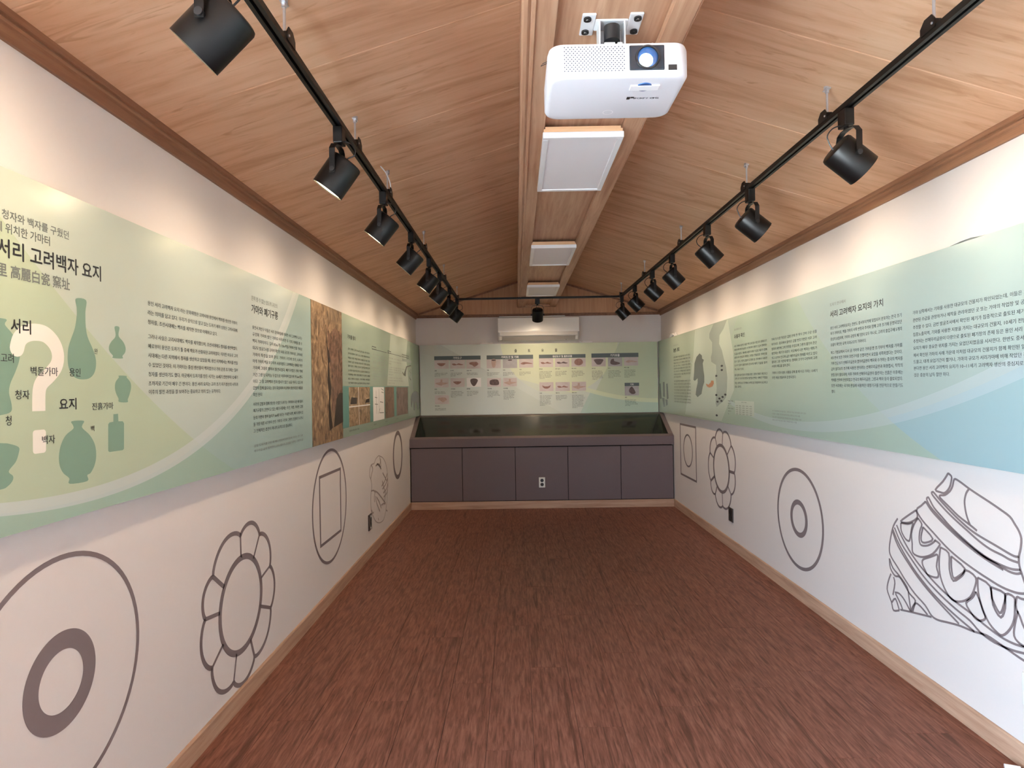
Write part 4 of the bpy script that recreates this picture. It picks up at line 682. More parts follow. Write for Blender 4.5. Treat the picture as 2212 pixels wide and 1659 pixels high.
print_mat('board_back_print', (194, 200, 192), (190, 201, 176), 's', -1.3, 1.0, [
    ([('h', (-1.171, 1.896), (-0.64, 1.586)), ], (212, 219, 209), 0.6),
    ([('d', (0.25, 2.0), 0.72, True)], (218, 224, 176), 0.55),
    ([('h', (0.5566, 1.0626), (0.7581, 1.4581)), ('h', (0.3513, 1.3098), (-0.6378, 1.5857))], (198, 207, 198), 0.6),
    ([('h', (0.7581, 1.4581), (0.5566, 1.0626))], (182, 199, 156), 0.55),
    ([('d', (1.5, 4.2), 3.012, False), ('h', (0.7, 1.4581), (0.5, 1.0626))], (178, 203, 188), 0.8),
    ([('d', (1.5, 4.2), 3.035, True), ('d', (1.5, 4.2), 2.985, False), ('h', (0.4, 1.6), (0.35, 1.0))], (214, 222, 186), 0.8)])

def board(M, s0, s1, z0, z1, m, label, t=0.044):
    o = MB().box(s0, s1, z0, z1, -t, 0.0).build('exhibit_board', m); o.matrix_world = M
    return tag(o, label, 'exhibit board')
def printed(mb, name, m, parent):
    o = mb.build(name, m, recalc=False); o.parent = parent   # parent first, then local coordinates follow the board
    return o

strip0, strip1 = D['strip']
bA = board(PLf, 0.62, strip0 - 0.002, 1.0475, 1.901, 'board_left_print', 'pale green text board with vase silhouettes and a white question mark')
bC = board(PLf, strip0 + 0.002, 7.486, 1.0475, 1.901, 'board_far_print', 'green board with a tall rock photo and four excavation pictures')
bR = board(PRf, -7.486, -0.30, 1.0490, 1.906, 'board_right_print', 'long pale green text board with a grey peninsula map')
bB = board(PBf, -1.4445, 1.4425, 1.048, 1.9045, 'board_back_print', 'green board with rows of small pottery pictures on the back wall')

def para(parent, spec, texts, short=(), m='ink', name='body_text', bold=False, z=0.0006):
    s0, s1, zz = spec; mb = MB(); kx = None
    full = [t for i, t in enumerate(texts) if i not in short]
    kref = (s1 - s0) / (sum(text_width(t) for t in full) / max(1, len(full)))
    for i, t in enumerate(texts):
        zb, zt = zz[i]
        if i in short: set_line(mb, t, s0, zb, zt, natural=kref, bold=bold, z=z)
        else: set_line(mb, t, s0, zb, zt, s1=s1, bold=bold, z=z)
    return tag(printed(mb, name, m, parent), kind='stuff')      # running text: far too many letters to pick apart
def head(parent, spec, t, m='ink', bold=True, name='heading', lead=''):
    s0, s1, zb, zt = spec; mb = MB(); kx = (s1 - s0) / text_width(t)
    set_line(mb, lead + t, s0 - text_width(lead) * kx, zb, zt, natural=kx, bold=bold)
    return printed(mb, name, m, parent)

# --- left board A
for i, p in enumerate(D['pots']):
    printed(MB().poly(smooth_path(p, 4, True) if i != 3 else p, 0.0003), 'vase_silhouette', 'pot_print', bA)
qm = printed(MB().ribbon(smooth_path(D['qmark'], 5), 0.042, 0.0004).poly([(D['qmark'][0][0] + math.cos(i / 10 * math.pi) * 0.021, D['qmark'][0][1] + math.sin(i / 10 * math.pi) * 0.021) for i in range(20)], 0.00046), 'question_mark', 'q_white', bA)
qd = D['qdot']; printed(MB().poly([(x + qd[0][0], y + (qd[0][1] + qd[1][1]) / 2) for x, y in rrect(0.021, (qd[0][1] - qd[1][1]) / 2, 0.008)], 0.0004), 'question_dot', 'q_white', qm)
head(bA, D['h1'], '청자와 백자를 구웠던', 'ink_soft', lead='고려시대 ')
head(bA, D['h2'], '위치한 가마터', 'ink_soft', lead='용인 서리에 ')
head(bA, D['h3'], '고려백자 요지', 'ink', lead='용인 서리 ')
head(bA, D['h4'], '高麗白瓷 窯址', 'ink_soft', lead='龍仁 西里 ')
for w, a, b, t, bt in D['words']:
    printed(set_line(MB(), w, a[0], bt[1], t[1], s1=b[0], bold=w in ('서리', '요지'), z=0.0008), 'keyword', 'ink', bA)
para(bA, D['p1'], ['용인 서리 고려백자 요지 라는 문화재명은 고려시대 용인에서 백자를 생산한 가마터', '라는 의미를 담고 있다. 우리가 상식으로 알고 있는 도자기 제작 상황은 고려시대에', '청자를, 조선시대에는 백자를 제작한 것으로 이해하고 있다.',
    '그러나 사실은 고려시대에도 백자를 제작했으며, 조선시대에도 청자를 생산하였다.', '예로부터 용인은 도자기 틀 중에 백토가 산출되던 고려하였다. 이러한 이유로 고려', '시대에는 다른 지역에서 청자를 생산하고 있었을 때, 용인 지역에서는 백자를 만들', '수 있었던 것이다. 이 가마터는 중심 생산품이 백자였으나 가마 운영 초기에는 일부', '청자를 생산하기도 했다. 이곳에서 도자기를 만든 시기는 10세기 전반부터 12세기', '초까지로 기간이 매우 긴 편이다. 용인 서리 요지는 고려 초기 자기생산의 시작과', '이후의 발전 과정을 잘 보여주는 중요하고 의미 있는 유적이다.'], short=(2, 9))
head(bA, D['s2a'], '흔히 볼 수 없는 압도적 규모의', 'ink_soft', bold=False)
head(bA, D['s2b'], '가마와 폐기구릉')
para(bA, D['p2'], ['용인시 처인구 이돌은 서리 중덕마을에 위치한 서리 고려백자 요지는', '규경화 가마와 발단 가마로 이루어진 두 가지 가마를 볼 수', '백자 가마터이다. 길이 83m, 쪽 1.8m 벽돌가마와 진흙 가마로', '대규모 발굴조사를 공하여 확인된 되대 규모의 가마터로, 고려시대', '가마의 특징을 보여 준다. 가마의 구조와 크기, 나아가', '아개 가마의 벽을 보수하여 사용하였다. 고려백자는 대체로 약한', '가마에 그대로 쌓여서 발견되었다. 폐기구릉은 가마 역에', '거긴 그릇의 되적능 두업으로 이루어져 있으며 약 6m 정도', '이다. 그 중 고려백자 완과 접시가 많은 능을 이루고 있으며', '갑발이 함께 출토되는 것이 특징이며 이곳에서 생산되었던 제품을', '확인 된다.',
    '서리의 갑발과 함께 생산된 수많은 도자기는 가마에서 나온 폐기물이', '폐기구릉의 간면이고 있는 폐기구릉에는 주건, 가면, 가마편, 갑발', '등의 가편이 쌓여 높이가 6m에 이르는 거대한 되적, 폐기구릉이 있', '들 가장 이른 시기부터 만든 가마의 구조와 그릇의 조형미가 나가나', '그 전체적인 경관이 하나의 유적으로 중요하다.'], short=(10, 15))
para(bA, D['p2n'], ['갑발 도자기를 구운 때 재나 분곳이 단지 알게 의우는 큰 그릇', '해무리굽 굽의 접지면이 건어 했무리 모량을 이루는 그릇의 굽'], m='ink_soft', name='footnote')

# --- left board C: tall rock photo, text, pictures
z0, z1 = 1.0475, 1.901
mid = strip0 + (strip1 - strip0) * 0.48
ph = printed(MB().poly([(strip0 + 0.004, z0), (strip1, z0), (strip1, z1), (strip0 + 0.004, z1)], 0.0003), 'rock_photo', 'rock_photo', bC)
W_ = strip1 - strip0
def sp2(u, v): return (strip0 + u * W_, z0 + v * (z1 - z0))
printed(MB().poly([sp2(*q) for q in [(0.46, 0.88), (0.56, 0.80), (0.74, 0.86), (1.0, 0.83), (1.0, 0.12), (0.8, 0.16), (0.60, 0.24), (0.62, 0.45), (0.55, 0.62), (0.52, 0.72)]], 0.0005), 'rock_shade', 'rock_dark_photo', ph)
printed(MB().poly([sp2(*q) for q in [(0.66, 0.10), (1.0, 0.13), (1.0, 0.36), (0.88, 0.36), (0.78, 0.32), (0.72, 0.22)]], 0.0007), 'cave_mouth', 'cave_photo', ph)
printed(MB().poly([sp2(*q) for q in [(0.43, 0.86), (0.445, 0.86), (0.49, 0.70), (0.55, 0.66), (0.58, 0.60), (0.53, 0.58), (0.55, 0.48), (0.60, 0.40), (0.55, 0.30), (0.58, 0.20), (0.63, 0.10), (0.52, 0.08), (0.50, 0.18), (0.52, 0.34), (0.47, 0.46), (0.50, 0.56), (0.47, 0.68)]], 0.0009), 'crack', 'cave_photo', ph)
printed(MB().poly(D['lightC'], 0.0003), 'pale_band', 'light_print', bC)
head(bC, D['s3'], '가마를 품다')
para(bC, D['p3'], ['중덕 가마는 길이 83m로 남아 있는 가마 중에서', '우리나라에서 가장 크고 고개된 백자가마이며', '벽돌로 쌓은 벽돌가마와 진흙으로 쌓은 진흙', '가마가 같은 자리에서 확인되어 가마의 변화를', '알려 준다. 가마는 경사진 업덕을 따라 길게', '노이며 아굴이와 번조실 굴굴이 이어져 있고', '득면에는 여러 개의 출입구가 있어 그릇을', '쌓고 거백 수 있었다. 가마 역에는 폐기물을', '거긴 폐기구릉이 높게 쌓여 업덕을 이루었다'])
for i, ((a, b), t) in enumerate(zip(D['box3'], ['벽돌가마', '진흙가마', '가마의 구조와 변화'])):
    bx = MB().ribbon([(a[0], a[1]), (b[0], a[1]), (b[0], b[1]), (a[0], b[1])], 0.006, 0.0006, closed=True)
    if i < 2: r_ = D['rule3'][i]; bx.ribbon([(b[0], b[1]), (r_[1][0], b[1])], 0.004, 0.0006)
    o = printed(bx, 'ruled_box', 'ink', bC)
    printed(set_line(MB(), t, a[0] + 0.02, b[1] + 0.010, a[1] - 0.010, s1=b[0] - 0.02), 'box_label', 'ink', o)
g3 = D['grey3']; printed(MB().poly([(g3[0][0], g3[1][1]), (g3[1][0], g3[1][1]), (g3[1][0], g3[0][1]), (g3[0][0], g3[0][1])], 0.0005), 'grey_panel', 'grey_print', bC)
for k, tx in (('p3b', ['길이 83m', '거비 1.8m', '높이 1.2m', '경사 13도', '벽돌 갑발', '출입구 7개', '번조실', '아굴이', '굴굴']), ('p3c', ['백자 완', '해무리굽완', '접시 발', '갑발 받침', '제기 향로', '청자 편', '기와 편', '도지미']), ('p3d', ['가마를 고려 쌓은 흔적', '10세기 전반 벽돌가마', '벽돌', '11세기 진흙가마로 요체', '가마 벽체 보수', '가마의 길이가 는어남', '출입구', '12세기 초 조업 중단', '가마의 바단과 벽 확인', '폐기구릉'])):
    para(bC, D[k], tx, short=tuple(i for i in range(len(tx)) if i % 3 != 1), m='ink_soft', name='caption_text')
printed(MB().ribbon(D['map3b'], 0.012, 0.0006).poly(D['map3'], 0.0007), 'site_map', 'grey_dark_print', bC)
q = D['teal3']; printed(MB().poly([(q[0][0], (q[2][1] + q[3][1]) / 2), (q[1][0], (q[2][1] + q[3][1]) / 2), (q[1][0], (q[0][1] + q[1][1]) / 2), (q[0][0], (q[0][1] + q[1][1]) / 2)], 0.0005), 'teal_band', 'teal_print', bC)
for (a, b), m_ in zip(D['ph3'], ['dig_photo', 'white_print', 'kiln_photo', 'site_photo']):
    zb, zt = 1.112, 1.3945
    o = printed(MB().poly([(a[0], zb), (b[0], zb), (b[0], zt), (a[0], zt)], 0.0007), 'picture', m_, bC)
    if m_ == 'dig_photo':
        w_ = b[0] - a[0]; h_ = zt - zb
        printed(MB().ribbon([(a[0], zb + h_ * 0.5), (b[0], zb + h_ * 0.5)], 0.008, 0.001).ribbon([(a[0] + w_ * 0.45, zb), (a[0] + w_ * 0.42, zt)], 0.012, 0.001), 'picture_gap', 'white_print', o)
        for sh in ([(0.05, 0.56), (0.34, 0.56), (0.36, 0.72), (0.1, 0.74)], [(0.74, 0.56), (0.97, 0.57), (0.97, 0.68), (0.8, 0.66)]):
            printed(MB().poly([(a[0] + w_ * u, zb + h_ * v) for u, v in sh], 0.001), 'picture_shadow', 'cave_photo', o)
    if m_ == 'white_print':
        w_ = b[0] - a[0]; h_ = zt - zb; dd = MB()
        for u0, v0, u1, v1 in [(0.25, 0.9, 0.3, 0.2), (0.5, 0.95, 0.52, 0.3), (0.72, 0.95, 0.95, 0.9), (0.75, 0.85, 0.95, 0.82), (0.15, 0.7, 0.35, 0.68), (0.15, 0.5, 0.4, 0.48), (0.6, 0.55, 0.9, 0.52), (0.55, 0.22, 0.95, 0.2), (0.45, 0.2, 0.6, 0.35)]:
            dd.ribbon([(a[0] + w_ * u0, zb + h_ * v0), (a[0] + w_ * u1, zb + h_ * v1)], 0.006, 0.001)
        tag(printed(dd, 'plan_lines', 'ink_soft', o), kind='stuff')
for (a, b), t in zip(D['cap3'], ['갑발과 벽돌 출토 모급', '가마 도면', '가마 개부', '조사 전경']): printed(set_line(MB(), t, a[0], 1.078, 1.090, s1=b[0]), 'picture_caption', 'ink', bC)
printed(MB().poly(smooth_path(D['pot3'], 2, True), 0.0006), 'pot_silhouette', 'grey_dark_print', bC)

# --- right board
printed(MB().poly(D['lightR'], 0.0003), 'pale_area', 'light_print', bR)
printed(MB().poly(D['china'], 0.0006), 'map_shape', 'grey_dark_print', bR)
printed(MB().poly(D['korea'], 0.0006), 'map_shape', 'grey_print', bR)
printed(MB().poly(D['orange'], 0.0006), 'map_shape', 'brown_print', bR)
for p in D['krdots']: printed(MB().poly([(p[0] + math.cos(2 * math.pi * i / 10) * 0.030, p[1] + math.sin(2 * math.pi * i / 10) * 0.009) for i in range(10)], 0.0009), 'map_dot', 'ink', bR)
for p in D['spoons']: printed(MB().poly(p, 0.0006), 'spoon_silhouette', 'grey_dark_print', bR)
head(bR, D['rA1'], '가마터의', 'ink_soft', bold=False); head(bR, D['rA2'], '분포')
para(bR, D['rAp'], ['한반도에서 자기를 처음 만든 시기의 가마는', '대부분 한반도의 중서부 지역에 모여 있으며', '벽돌로 쌓은 길고 큰 가마라는 특징이 있다', '용인 서리 가마는 그 가운데 가장 남쪽에', '위치하며 시흔 방산돌과 여주 중알리 가마', '등과 거분어 초기 백자를 생산한 대요적인', '가마터로 본곳긴다. 이들 가마는 중국 월주', '요의 기굴을 받았다.', '이후 진흙가마로 바위면서 가마의 크기가', '작아지고 간진과 부안 등 남서부 지역으로', '도자 생산의 중심이 곳려 간으며 품진이', '우수한 청자를 생산하게 되었다. 서리에서', '두 가지 가마가 모두 확인된 것은 벽돌가마', '에서 진흙가마로 변화하는 과정을 보여 주는', '중요한 자요로서 한국 도자사에서 가지하는', '의미가 매우 크다고 할 수 있는 유적이다'], short=(7,))
head(bR, D['rB1'], '중국에서 온', 'ink_soft', bold=False); head(bR, D['rB2'], '유물과 확인')
para(bR, D['rBp'], ['서리 가마에서 발견된 유물은 백자 완과 접시 대접 등의 생확용기가', '대부분이며 해무리굽완은 시기에 따라 형태가 조금식 변화하는', '모급을 보인다. 제사에 사용한 보와 가 같은 제기가 함께', '출토되어 완실과 관련된 그릇을 만들었던 가마인을', '알 수 있다. 또한 갑발과 도지미 등 가마에서 사용한', '도구가 많이 출토되어 단시의 제작 기굴을 알려', '주는 자요가 된다.', '중국 월주요와 정요의 영향을 받은 그릇의 형태가 확인되고', '고려 초기 자기의 발생과 발전을 반히는 데에 큰 역할을', '하는 유적으로 국가에서 사적으로 지정하여 보고하고', '있는 곳이다.'], short=(6, 10))
para(bR, D['rB2p'], ['가마 또 다른 특징은 갑발 안에 한 적식 건어 구운 상품', '자기이다. 중국에서 들어온 갑발 번조기번은 이후 고려', '청자의 제작에 크게 영향을 주었으며 그릇의 품진이 존은', '발전하는 례기가 되었다. 이곳에서 나온 백자는 태토가', '의고 유약이 만으며 굽은 해무리굽의 형태를 따르고 있다', '출토된 그릇 가운데 제기는 형태와 크기가 다량하여 고려', '시대의 제도를 알려 준다.', '가마의 구조와 출토 유물을 공해 볼 때 이곳 가마는 10세기', '무련 처음 만들어져 운영되었다.'], short=(6, 8))
leg = MB()
for i, (zb, zt) in enumerate(D['legend'][2]):
    set_line(leg, ['벽돌가마', '진흙가마', '청자 가마', '백자 가마', '분청사기', '조선백자 가마'][i], D['legend'][0], zb, zt, s1=D['legend'][1] - 0.05 * (i % 3))
tag(printed(leg, 'map_legend', 'ink', bR), kind='stuff')
t0, t1 = D['table']; tb = printed(MB().poly([(t0[0], t1[1]), (t1[0], t1[1]), (t1[0], t0[1]), (t0[0], t0[1])], 0.0005), 'table_panel', 'light_print', bR)
tt = MB()
for zb, zt in D['tablep'][2]:
    a, b = D['tablep'][0], D['tablep'][1]; w = (b - a) / 5
    for i, t in enumerate(['시흔', '방산', '용인', '서리', '여주']): set_line(tt, t, a + i * w, zb, zt, s1=a + i * w + w * 0.7, z=0.0008)
set_line(tt, '초기 가마', *[D['tableh'][i] for i in (0, 2, 3)], s1=D['tableh'][1], z=0.0008)
tag(printed(tt, 'table_text', 'ink', tb), kind='stuff')
para(bR, D['rN'], ['보 가 제사에서 곳식을 담는 그릇으로 모남 것과 붕금 것이 있다', '도지미 그릇을 구운 때 및에 받치는 받침 도구의 이름', '정요 중국 하분성에 있던 백자를 주로 굽던 이름남 가마', '월주요 중국 적간성의 청자 가마를 이르는 이름'], short=(1, 2, 3), m='ink_soft', name='footnote')
head(bR, D['rC1'], '도자기 연구에서', 'ink_soft', bold=False); head(bR, D['rC2'], '서리 고려백자 요지의 가치')
para(bR, D['rCp'], ['용인 서리 고려백자요지는 한반도 중서부지역에 및집되어 분포하는 한국 초기', '자기 가마터로, 벽돌 가마의 서쪽 변청과 추이와 함께 고려 초기에 운영되었던', '중심의 요업이며, 가마와 공방지 폐기장이 모두 하나로, 고려의 출입구에 5개의', '유물이 확인된 유적 되대규모의 가마터다.',
    '제 2 가발굴에서 다시 공 가마와 같은 가마운영 초기부터 백자를 가마를', '세우면서 또한 가마와 초번구이를 진했하면서 요업을 지쪽하였다는 것이다.', '가마 인금 보기 선해무리굽완과 했무리굽완이 백자와 수가마는 중국의 백자를', '금하 월주요의 초기에 사용된 완이라는 선해무리굽완과 화형접시, 작작의', '받침 등이 출토되며, 이후 가마의 선해무리굽완이 출련하는 진흙은 이후에는', '백제를 전하여 완성되었고 한국의 해무리굽완, 그릇과 백자 등이 출토되었다.', '또한 서리에는 국가와 완실에 사용하던 대형기구를 전문적으로 만들기도', '했다.'], short=(3, 11))
rd = D['rDp']; nat = (rd[1] - rd[0]) / text_width('가마 남쪽에서는 기와를 사용한 대규모의 건물지가 확인되었는데, 이들은 ')
md_ = MB()
for (zb, zt), t in zip(rd[2], ['가마 남쪽에서는 기와를 사용한 대규모의 건물지가 확인되었는데, 이들은 가마와', '관련된 수급을 관장하거나 제작을 관리하였던 곳 또는 가마의 작업장 및 공방시설로', '추정할 수 있다. 금번 발굴조사에서 확인된 제기가 집중적으로 출토된 제기', '집중노출지역, 기와를 사용한 지붕을 가지는 대규모의 건물지, 10세기 전반경으로', '추정되는 선해무리굽완이 다량으로 출토된 폐기장의 존재 등은 용인 서리 고려백자', '요지가 매우 중요한 위치를 가지는 요업단지였음을 시사한다. 한반도 중서부지역', '에서 확인된 가마의 사례 가운데 이처럼 대규모의 건물지가 함께 확인된 일이', '드물고, 대개 요업기간이 짧거나, 가마의 규모가 서리가마에 비해 작았던 것을 고려', '본다면 용인 서리 고려백자 요지가 10~11세기 고려백자 생산의 중심지로 기능하였던', '것은 충분히 납득 할만 하다.']):
    set_line(md_, t, rd[0], zb, zt, natural=nat)
tag(printed(md_, 'body_text', 'ink', bR), kind='stuff')

# --- back board
for (a, zb, b, zt), t in zip(D['btitle'], '출토유물'): printed(set_line(MB(), t, a, zb, zt, s1=b, bold=True), 'title_letter', 'ink', bB)
for (a, zb, b, zt), t in zip(D['bars'], ['가마도구', '가마도구 및 기와', '생산도구 및 출토유물', '기가유물', '기와']):
    o = printed(MB().poly([(a, zb), (b, zb), (b, zt), (a, zt)], 0.0004), 'header_bar', 'bar_print', bB)
    w = text_width(t) * (zt - zb) * 0.62; c = (a + b) / 2
    printed(set_line(MB(), t, c - w / 2, zb + (zt - zb) * 0.2, zt - (zt - zb) * 0.2, s1=c + w / 2, z=0.0007, bold=True), 'header_text', 'label_white', o)
SHAPES = dict(
    dish=[(0.2, 0.62), (0.75, 0.62), (0.68, 0.42), (0.55, 0.30), (0.38, 0.32), (0.27, 0.45)],
    pair=[(0.12, 0.55), (0.3, 0.58), (0.42, 0.48), (0.58, 0.6), (0.72, 0.52), (0.9, 0.45), (0.75, 0.38), (0.5, 0.42), (0.3, 0.36), (0.18, 0.4)],
    sherd=[(0.25, 0.7), (0.7, 0.75), (0.85, 0.5), (0.7, 0.3), (0.55, 0.2), (0.4, 0.4), (0.22, 0.5)],
    cup=[(0.34, 0.95), (0.66, 0.95), (0.60, 0.15), (0.40, 0.15)],
    slab=[(0.1, 0.45), (0.35, 0.65), (0.9, 0.5), (0.9, 0.42), (0.5, 0.42), (0.3, 0.35)],
    tee=[(0.05, 0.45), (0.4, 0.6), (0.42, 0.85), (0.56, 0.85), (0.58, 0.55), (0.95, 0.5), (0.9, 0.4), (0.55, 0.25), (0.45, 0.18)],
    lump=[(0.2, 0.3), (0.2, 0.7), (0.45, 0.85), (0.75, 0.8), (0.85, 0.5), (0.8, 0.2), (0.4, 0.18)],
    heart=[(0.25, 0.75), (0.38, 0.92), (0.62, 0.92), (0.78, 0.75), (0.72, 0.45), (0.58, 0.12), (0.44, 0.1), (0.3, 0.4)],
    bowl=[(0.18, 0.8), (0.82, 0.8), (0.7, 0.35), (0.6, 0.22), (0.4, 0.22), (0.3, 0.38)],
    moon=[(0.2, 0.65), (0.35, 0.55), (0.65, 0.55), (0.8, 0.68), (0.72, 0.4), (0.55, 0.28), (0.4, 0.3), (0.26, 0.42)],
    coil=[(0.18, 0.3), (0.22, 0.75), (0.42, 0.85), (0.45, 0.6), (0.75, 0.45), (0.85, 0.3), (0.5, 0.15)],
    rock=[(0.3, 0.45), (0.4, 0.85), (0.55, 0.92), (0.75, 0.4), (0.72, 0.2), (0.5, 0.15)],
    disc=[(0.2, 0.5), (0.28, 0.8), (0.5, 0.92), (0.72, 0.82), (0.82, 0.5), (0.72, 0.25), (0.5, 0.15), (0.28, 0.25)])
CARD = [('dish', 'ware_brown', 3), ('pair', 'ware_brown', 3), ('sherd', 'ware_brown', 2), ('cup', 'ware_pale', 3), ('cup', 'card_grey_photo', 3), ('slab', 'ware_brown', 3), ('tee', 'ware_pale', 2), ('dish', 'ware_brown', 5), ('heart', 'ware_dark', 4), ('lump', 'ware_dark', 5), ('tee', 'ware_pale', 7), ('sherd', 'ware_pale', 2),
        ('pair', 'ware_brown', 6), ('pair', 'ware_dark', 4), ('disc', 'ware_brown', 5), ('moon', 'ware_brown', 8), ('pair', 'ware_brown', 4), ('tee', 'ware_pale', 10), ('bowl', 'ware_dark', 7), ('coil', 'ware_dark', 6), ('slab', 'ware_pale', 6), ('rock', 'ware_dark', 5)]
NAMES = ['갑발', '도지미', '갑발 구정', '벽돌', '토관', '기와', '받침', '고리받침', '물께출', '가마벽체', '이상벽돌', '백자 접시', '백자완', '청자 접시', '백자 제기', '도침', '백자 작', '백자 장고', '청자 완', '토기', '백자 인물', '청편']
LINES = ['그릇을 보고하기 위해', '던어 의운 갑발로서', '높이가 서로 다르며', '위로 간수쪽 존아지고', '여러 적이 확인된다', '고려 초기의 형태를', '보여 주는 예로서', '굽은 해무리굽이며', '유약은 담황생이다', '바단에 흔적이 있다', '제사에 사용하였다', '가마 안에서 발견된']
for k, (a, zb, b, zt) in enumerate(D['cards']):
    shp, m_, nl = CARD[k]
    c = printed(MB().poly([(a, zb), (b, zb), (b, zt), (a, zt)], 0.0004), 'picture_card', 'card_grey_photo' if k in (4, 19, 21) else ('white_print' if k == 8 else 'card_photo'), bB)
    printed(MB().poly(smooth_path([(a + u * (b - a), zb + v * (zt - zb)) for u, v in SHAPES[shp]], 3, True), 0.0007), 'pottery_picture', m_, c)
    if shp == 'cup': printed(MB().poly([((a + b) / 2 + math.cos(2 * math.pi * i / 16) * 0.027, zb + (zt - zb) * 0.9 + math.sin(2 * math.pi * i / 16) * 0.009) for i in range(16)], 0.0009), 'cup_mouth', 'ware_dark', c)
    cap = MB(); y = zb - 0.030
    set_line(cap, NAMES[k], a, y, y + 0.0135, natural=0.015, bold=True)
    y -= 0.020
    for i in range(nl):
        t = LINES[(k * 5 + i) % len(LINES)]
        if i == nl - 1 and nl > 2: t = t[:5]
        set_line(cap, t, a, y - 0.011, y, natural=(b - a) * 0.92 / 9.0 if len(t) > 6 else 0.0165)
        y -= 0.0165
    tag(printed(cap, 'caption_text', 'ink', bB), kind='stuff')

# crumpled tissue wedges and one peeled film edge stuck on top of the boards
def wedge(x0, x1, y0, y1, z0, h, label, seed):
    rr = random.Random(seed); b = MB(); n = 7; vs = []; fs = []
    for i in range(n):
        for j in range(4):
            vs.append((x0 + (x1 - x0) * i / (n - 1), y0 + (y1 - y0) * j / 3, z0 + (0 if j in (0, 3) else h * rr.uniform(0.45, 1.0)) + (0.001 if j in (0, 3) else 0)))
    for i in range(n - 1):
        for j in range(3): fs.append((i * 4 + j, (i + 1) * 4 + j, (i + 1) * 4 + j + 1, i * 4 + j + 1))
    b.add(vs, fs); o = b.build('tissue_wedge', 'tissue', recalc=True)
    md = o.modifiers.new('thickness', 'SOLIDIFY'); md.thickness = 0.002; md.offset = 1
    return tag(o, label, 'tissue', 'white padding wedged on top of the boards')
wedge(-0.71, -0.55, 7.488, 7.528, 1.9045, 0.024, 'white padding on the back board left of the air conditioner', 1)
wedge(0.50, 0.66, 7.488, 7.528, 1.9045, 0.024, 'white padding on the back board right of the air conditioner', 2)
wedge(1.456, 1.498, 6.72, 6.98, 1.906, 0.050, 'white crumpled padding on the map board near the back corner', 3)
wedge(1.456, 1.498, 2.28, 2.46, 1.906, 0.014, 'lifted edge of white film on the map board above its last text column', 4)  # peeled film edge of the board, shaped like the padding

# ------------------------------------------------------------------ air conditioner
ac = tag(empty('air_conditioner', (0, YB, 1.925)), 'white wall air conditioner above the back board', 'air conditioner')
def acp(prof, name, m, x0=-0.487, x1=0.487, bevel=0.006, **k):
    b = MB().prism([(y - YB, z - 1.925) for y, z in prof], 'x', x0, x1); return b.build(name, m, ac, bevel=bevel, **k)
acp([(YB - 0.001, 1.935), (YB - 0.001, 2.212), (7.37, 2.215), (7.345, 2.205), (7.340, 2.03), (7.355, 1.985), (7.40, 1.945)], 'body', 'ac_white')
acp([(7.338, 2.200), (7.336, 2.05), (7.339, 2.032), (7.342, 2.032), (7.345, 2.200)], 'front_panel', 'ac_white', -0.484, 0.484, 0.003)
acp([(7.336, 2.036), (7.310, 1.994), (7.314, 1.990), (7.341, 2.030)], 'louver', 'ac_white', -0.462, 0.462, 0.001)
acp([(7.352, 1.985), (7.395, 1.945), (7.40, 1.940), (7.405, 1.946), (7.36, 1.99)], 'outlet_slot', 'ac_shadow', -0.44, 0.44, 0.001)
for s in (-0.478, 0.478): acp([(7.334, 2.028), (7.340, 2.034), (7.40, 1.950), (7.392, 1.942), (7.350, 1.984)], 'end_cap', 'ac_grey', s - 0.009, s + 0.009, 0.002)
for s in (-0.44, 0.33): acp([(7.392, 1.944), (7.398, 1.950), (7.40, 1.938), (7.396, 1.934)], 'vane_arm', 'dark_plastic', s - 0.002, s + 0.002, 0.0)
acp([(7.375, 2.218), (7.375, 2.228), (YB - 0.001, 2.228), (YB - 0.001, 2.218)], 'top_grille', 'ac_white', -0.47, 0.32, 0.002)

# ------------------------------------------------------------------ ceiling light panels
for k, ((a, b), lab) in enumerate(zip(LIGHTS, ['white rectangular light panel nearest the projector on the ceiling beam', 'middle of the three white light panels on the ceiling beam', 'white light panel farthest back on the ceiling beam'])):
    root = tag(empty('light_panel', (-0.010, (a + b) / 2, 2.327)), lab, 'ceiling light', 'light panels along the beam')
    h = (b - a) / 2; w = 0.152
    f = MB(); t = 0.022
    f.box(-w, w, -h, -h + t, -0.023, 0.0); f.box(-w, w, h - t, h, -0.023, 0.0); f.box(-w, -w + t, -h + t, h - t, -0.023, 0.0); f.box(w - t, w, -h + t, h - t, -0.023, 0.0)
    f.build('frame', 'white_plastic', root, bevel=0.0025)
    MB().box(-w + t, w - t, -h + t, h - t, -0.018, -0.010).build('diffuser', 'diffuser', root)
    MB().box(-w + 0.004, w - 0.004, -h + 0.003, h - 0.003, 0.0, 0.012).box(-w + 0.010, w - 0.010, -h + 0.008, h - 0.008, 0.012, 0.0228).build('wooden_spacer', 'light_strip', root, bevel=0.001)

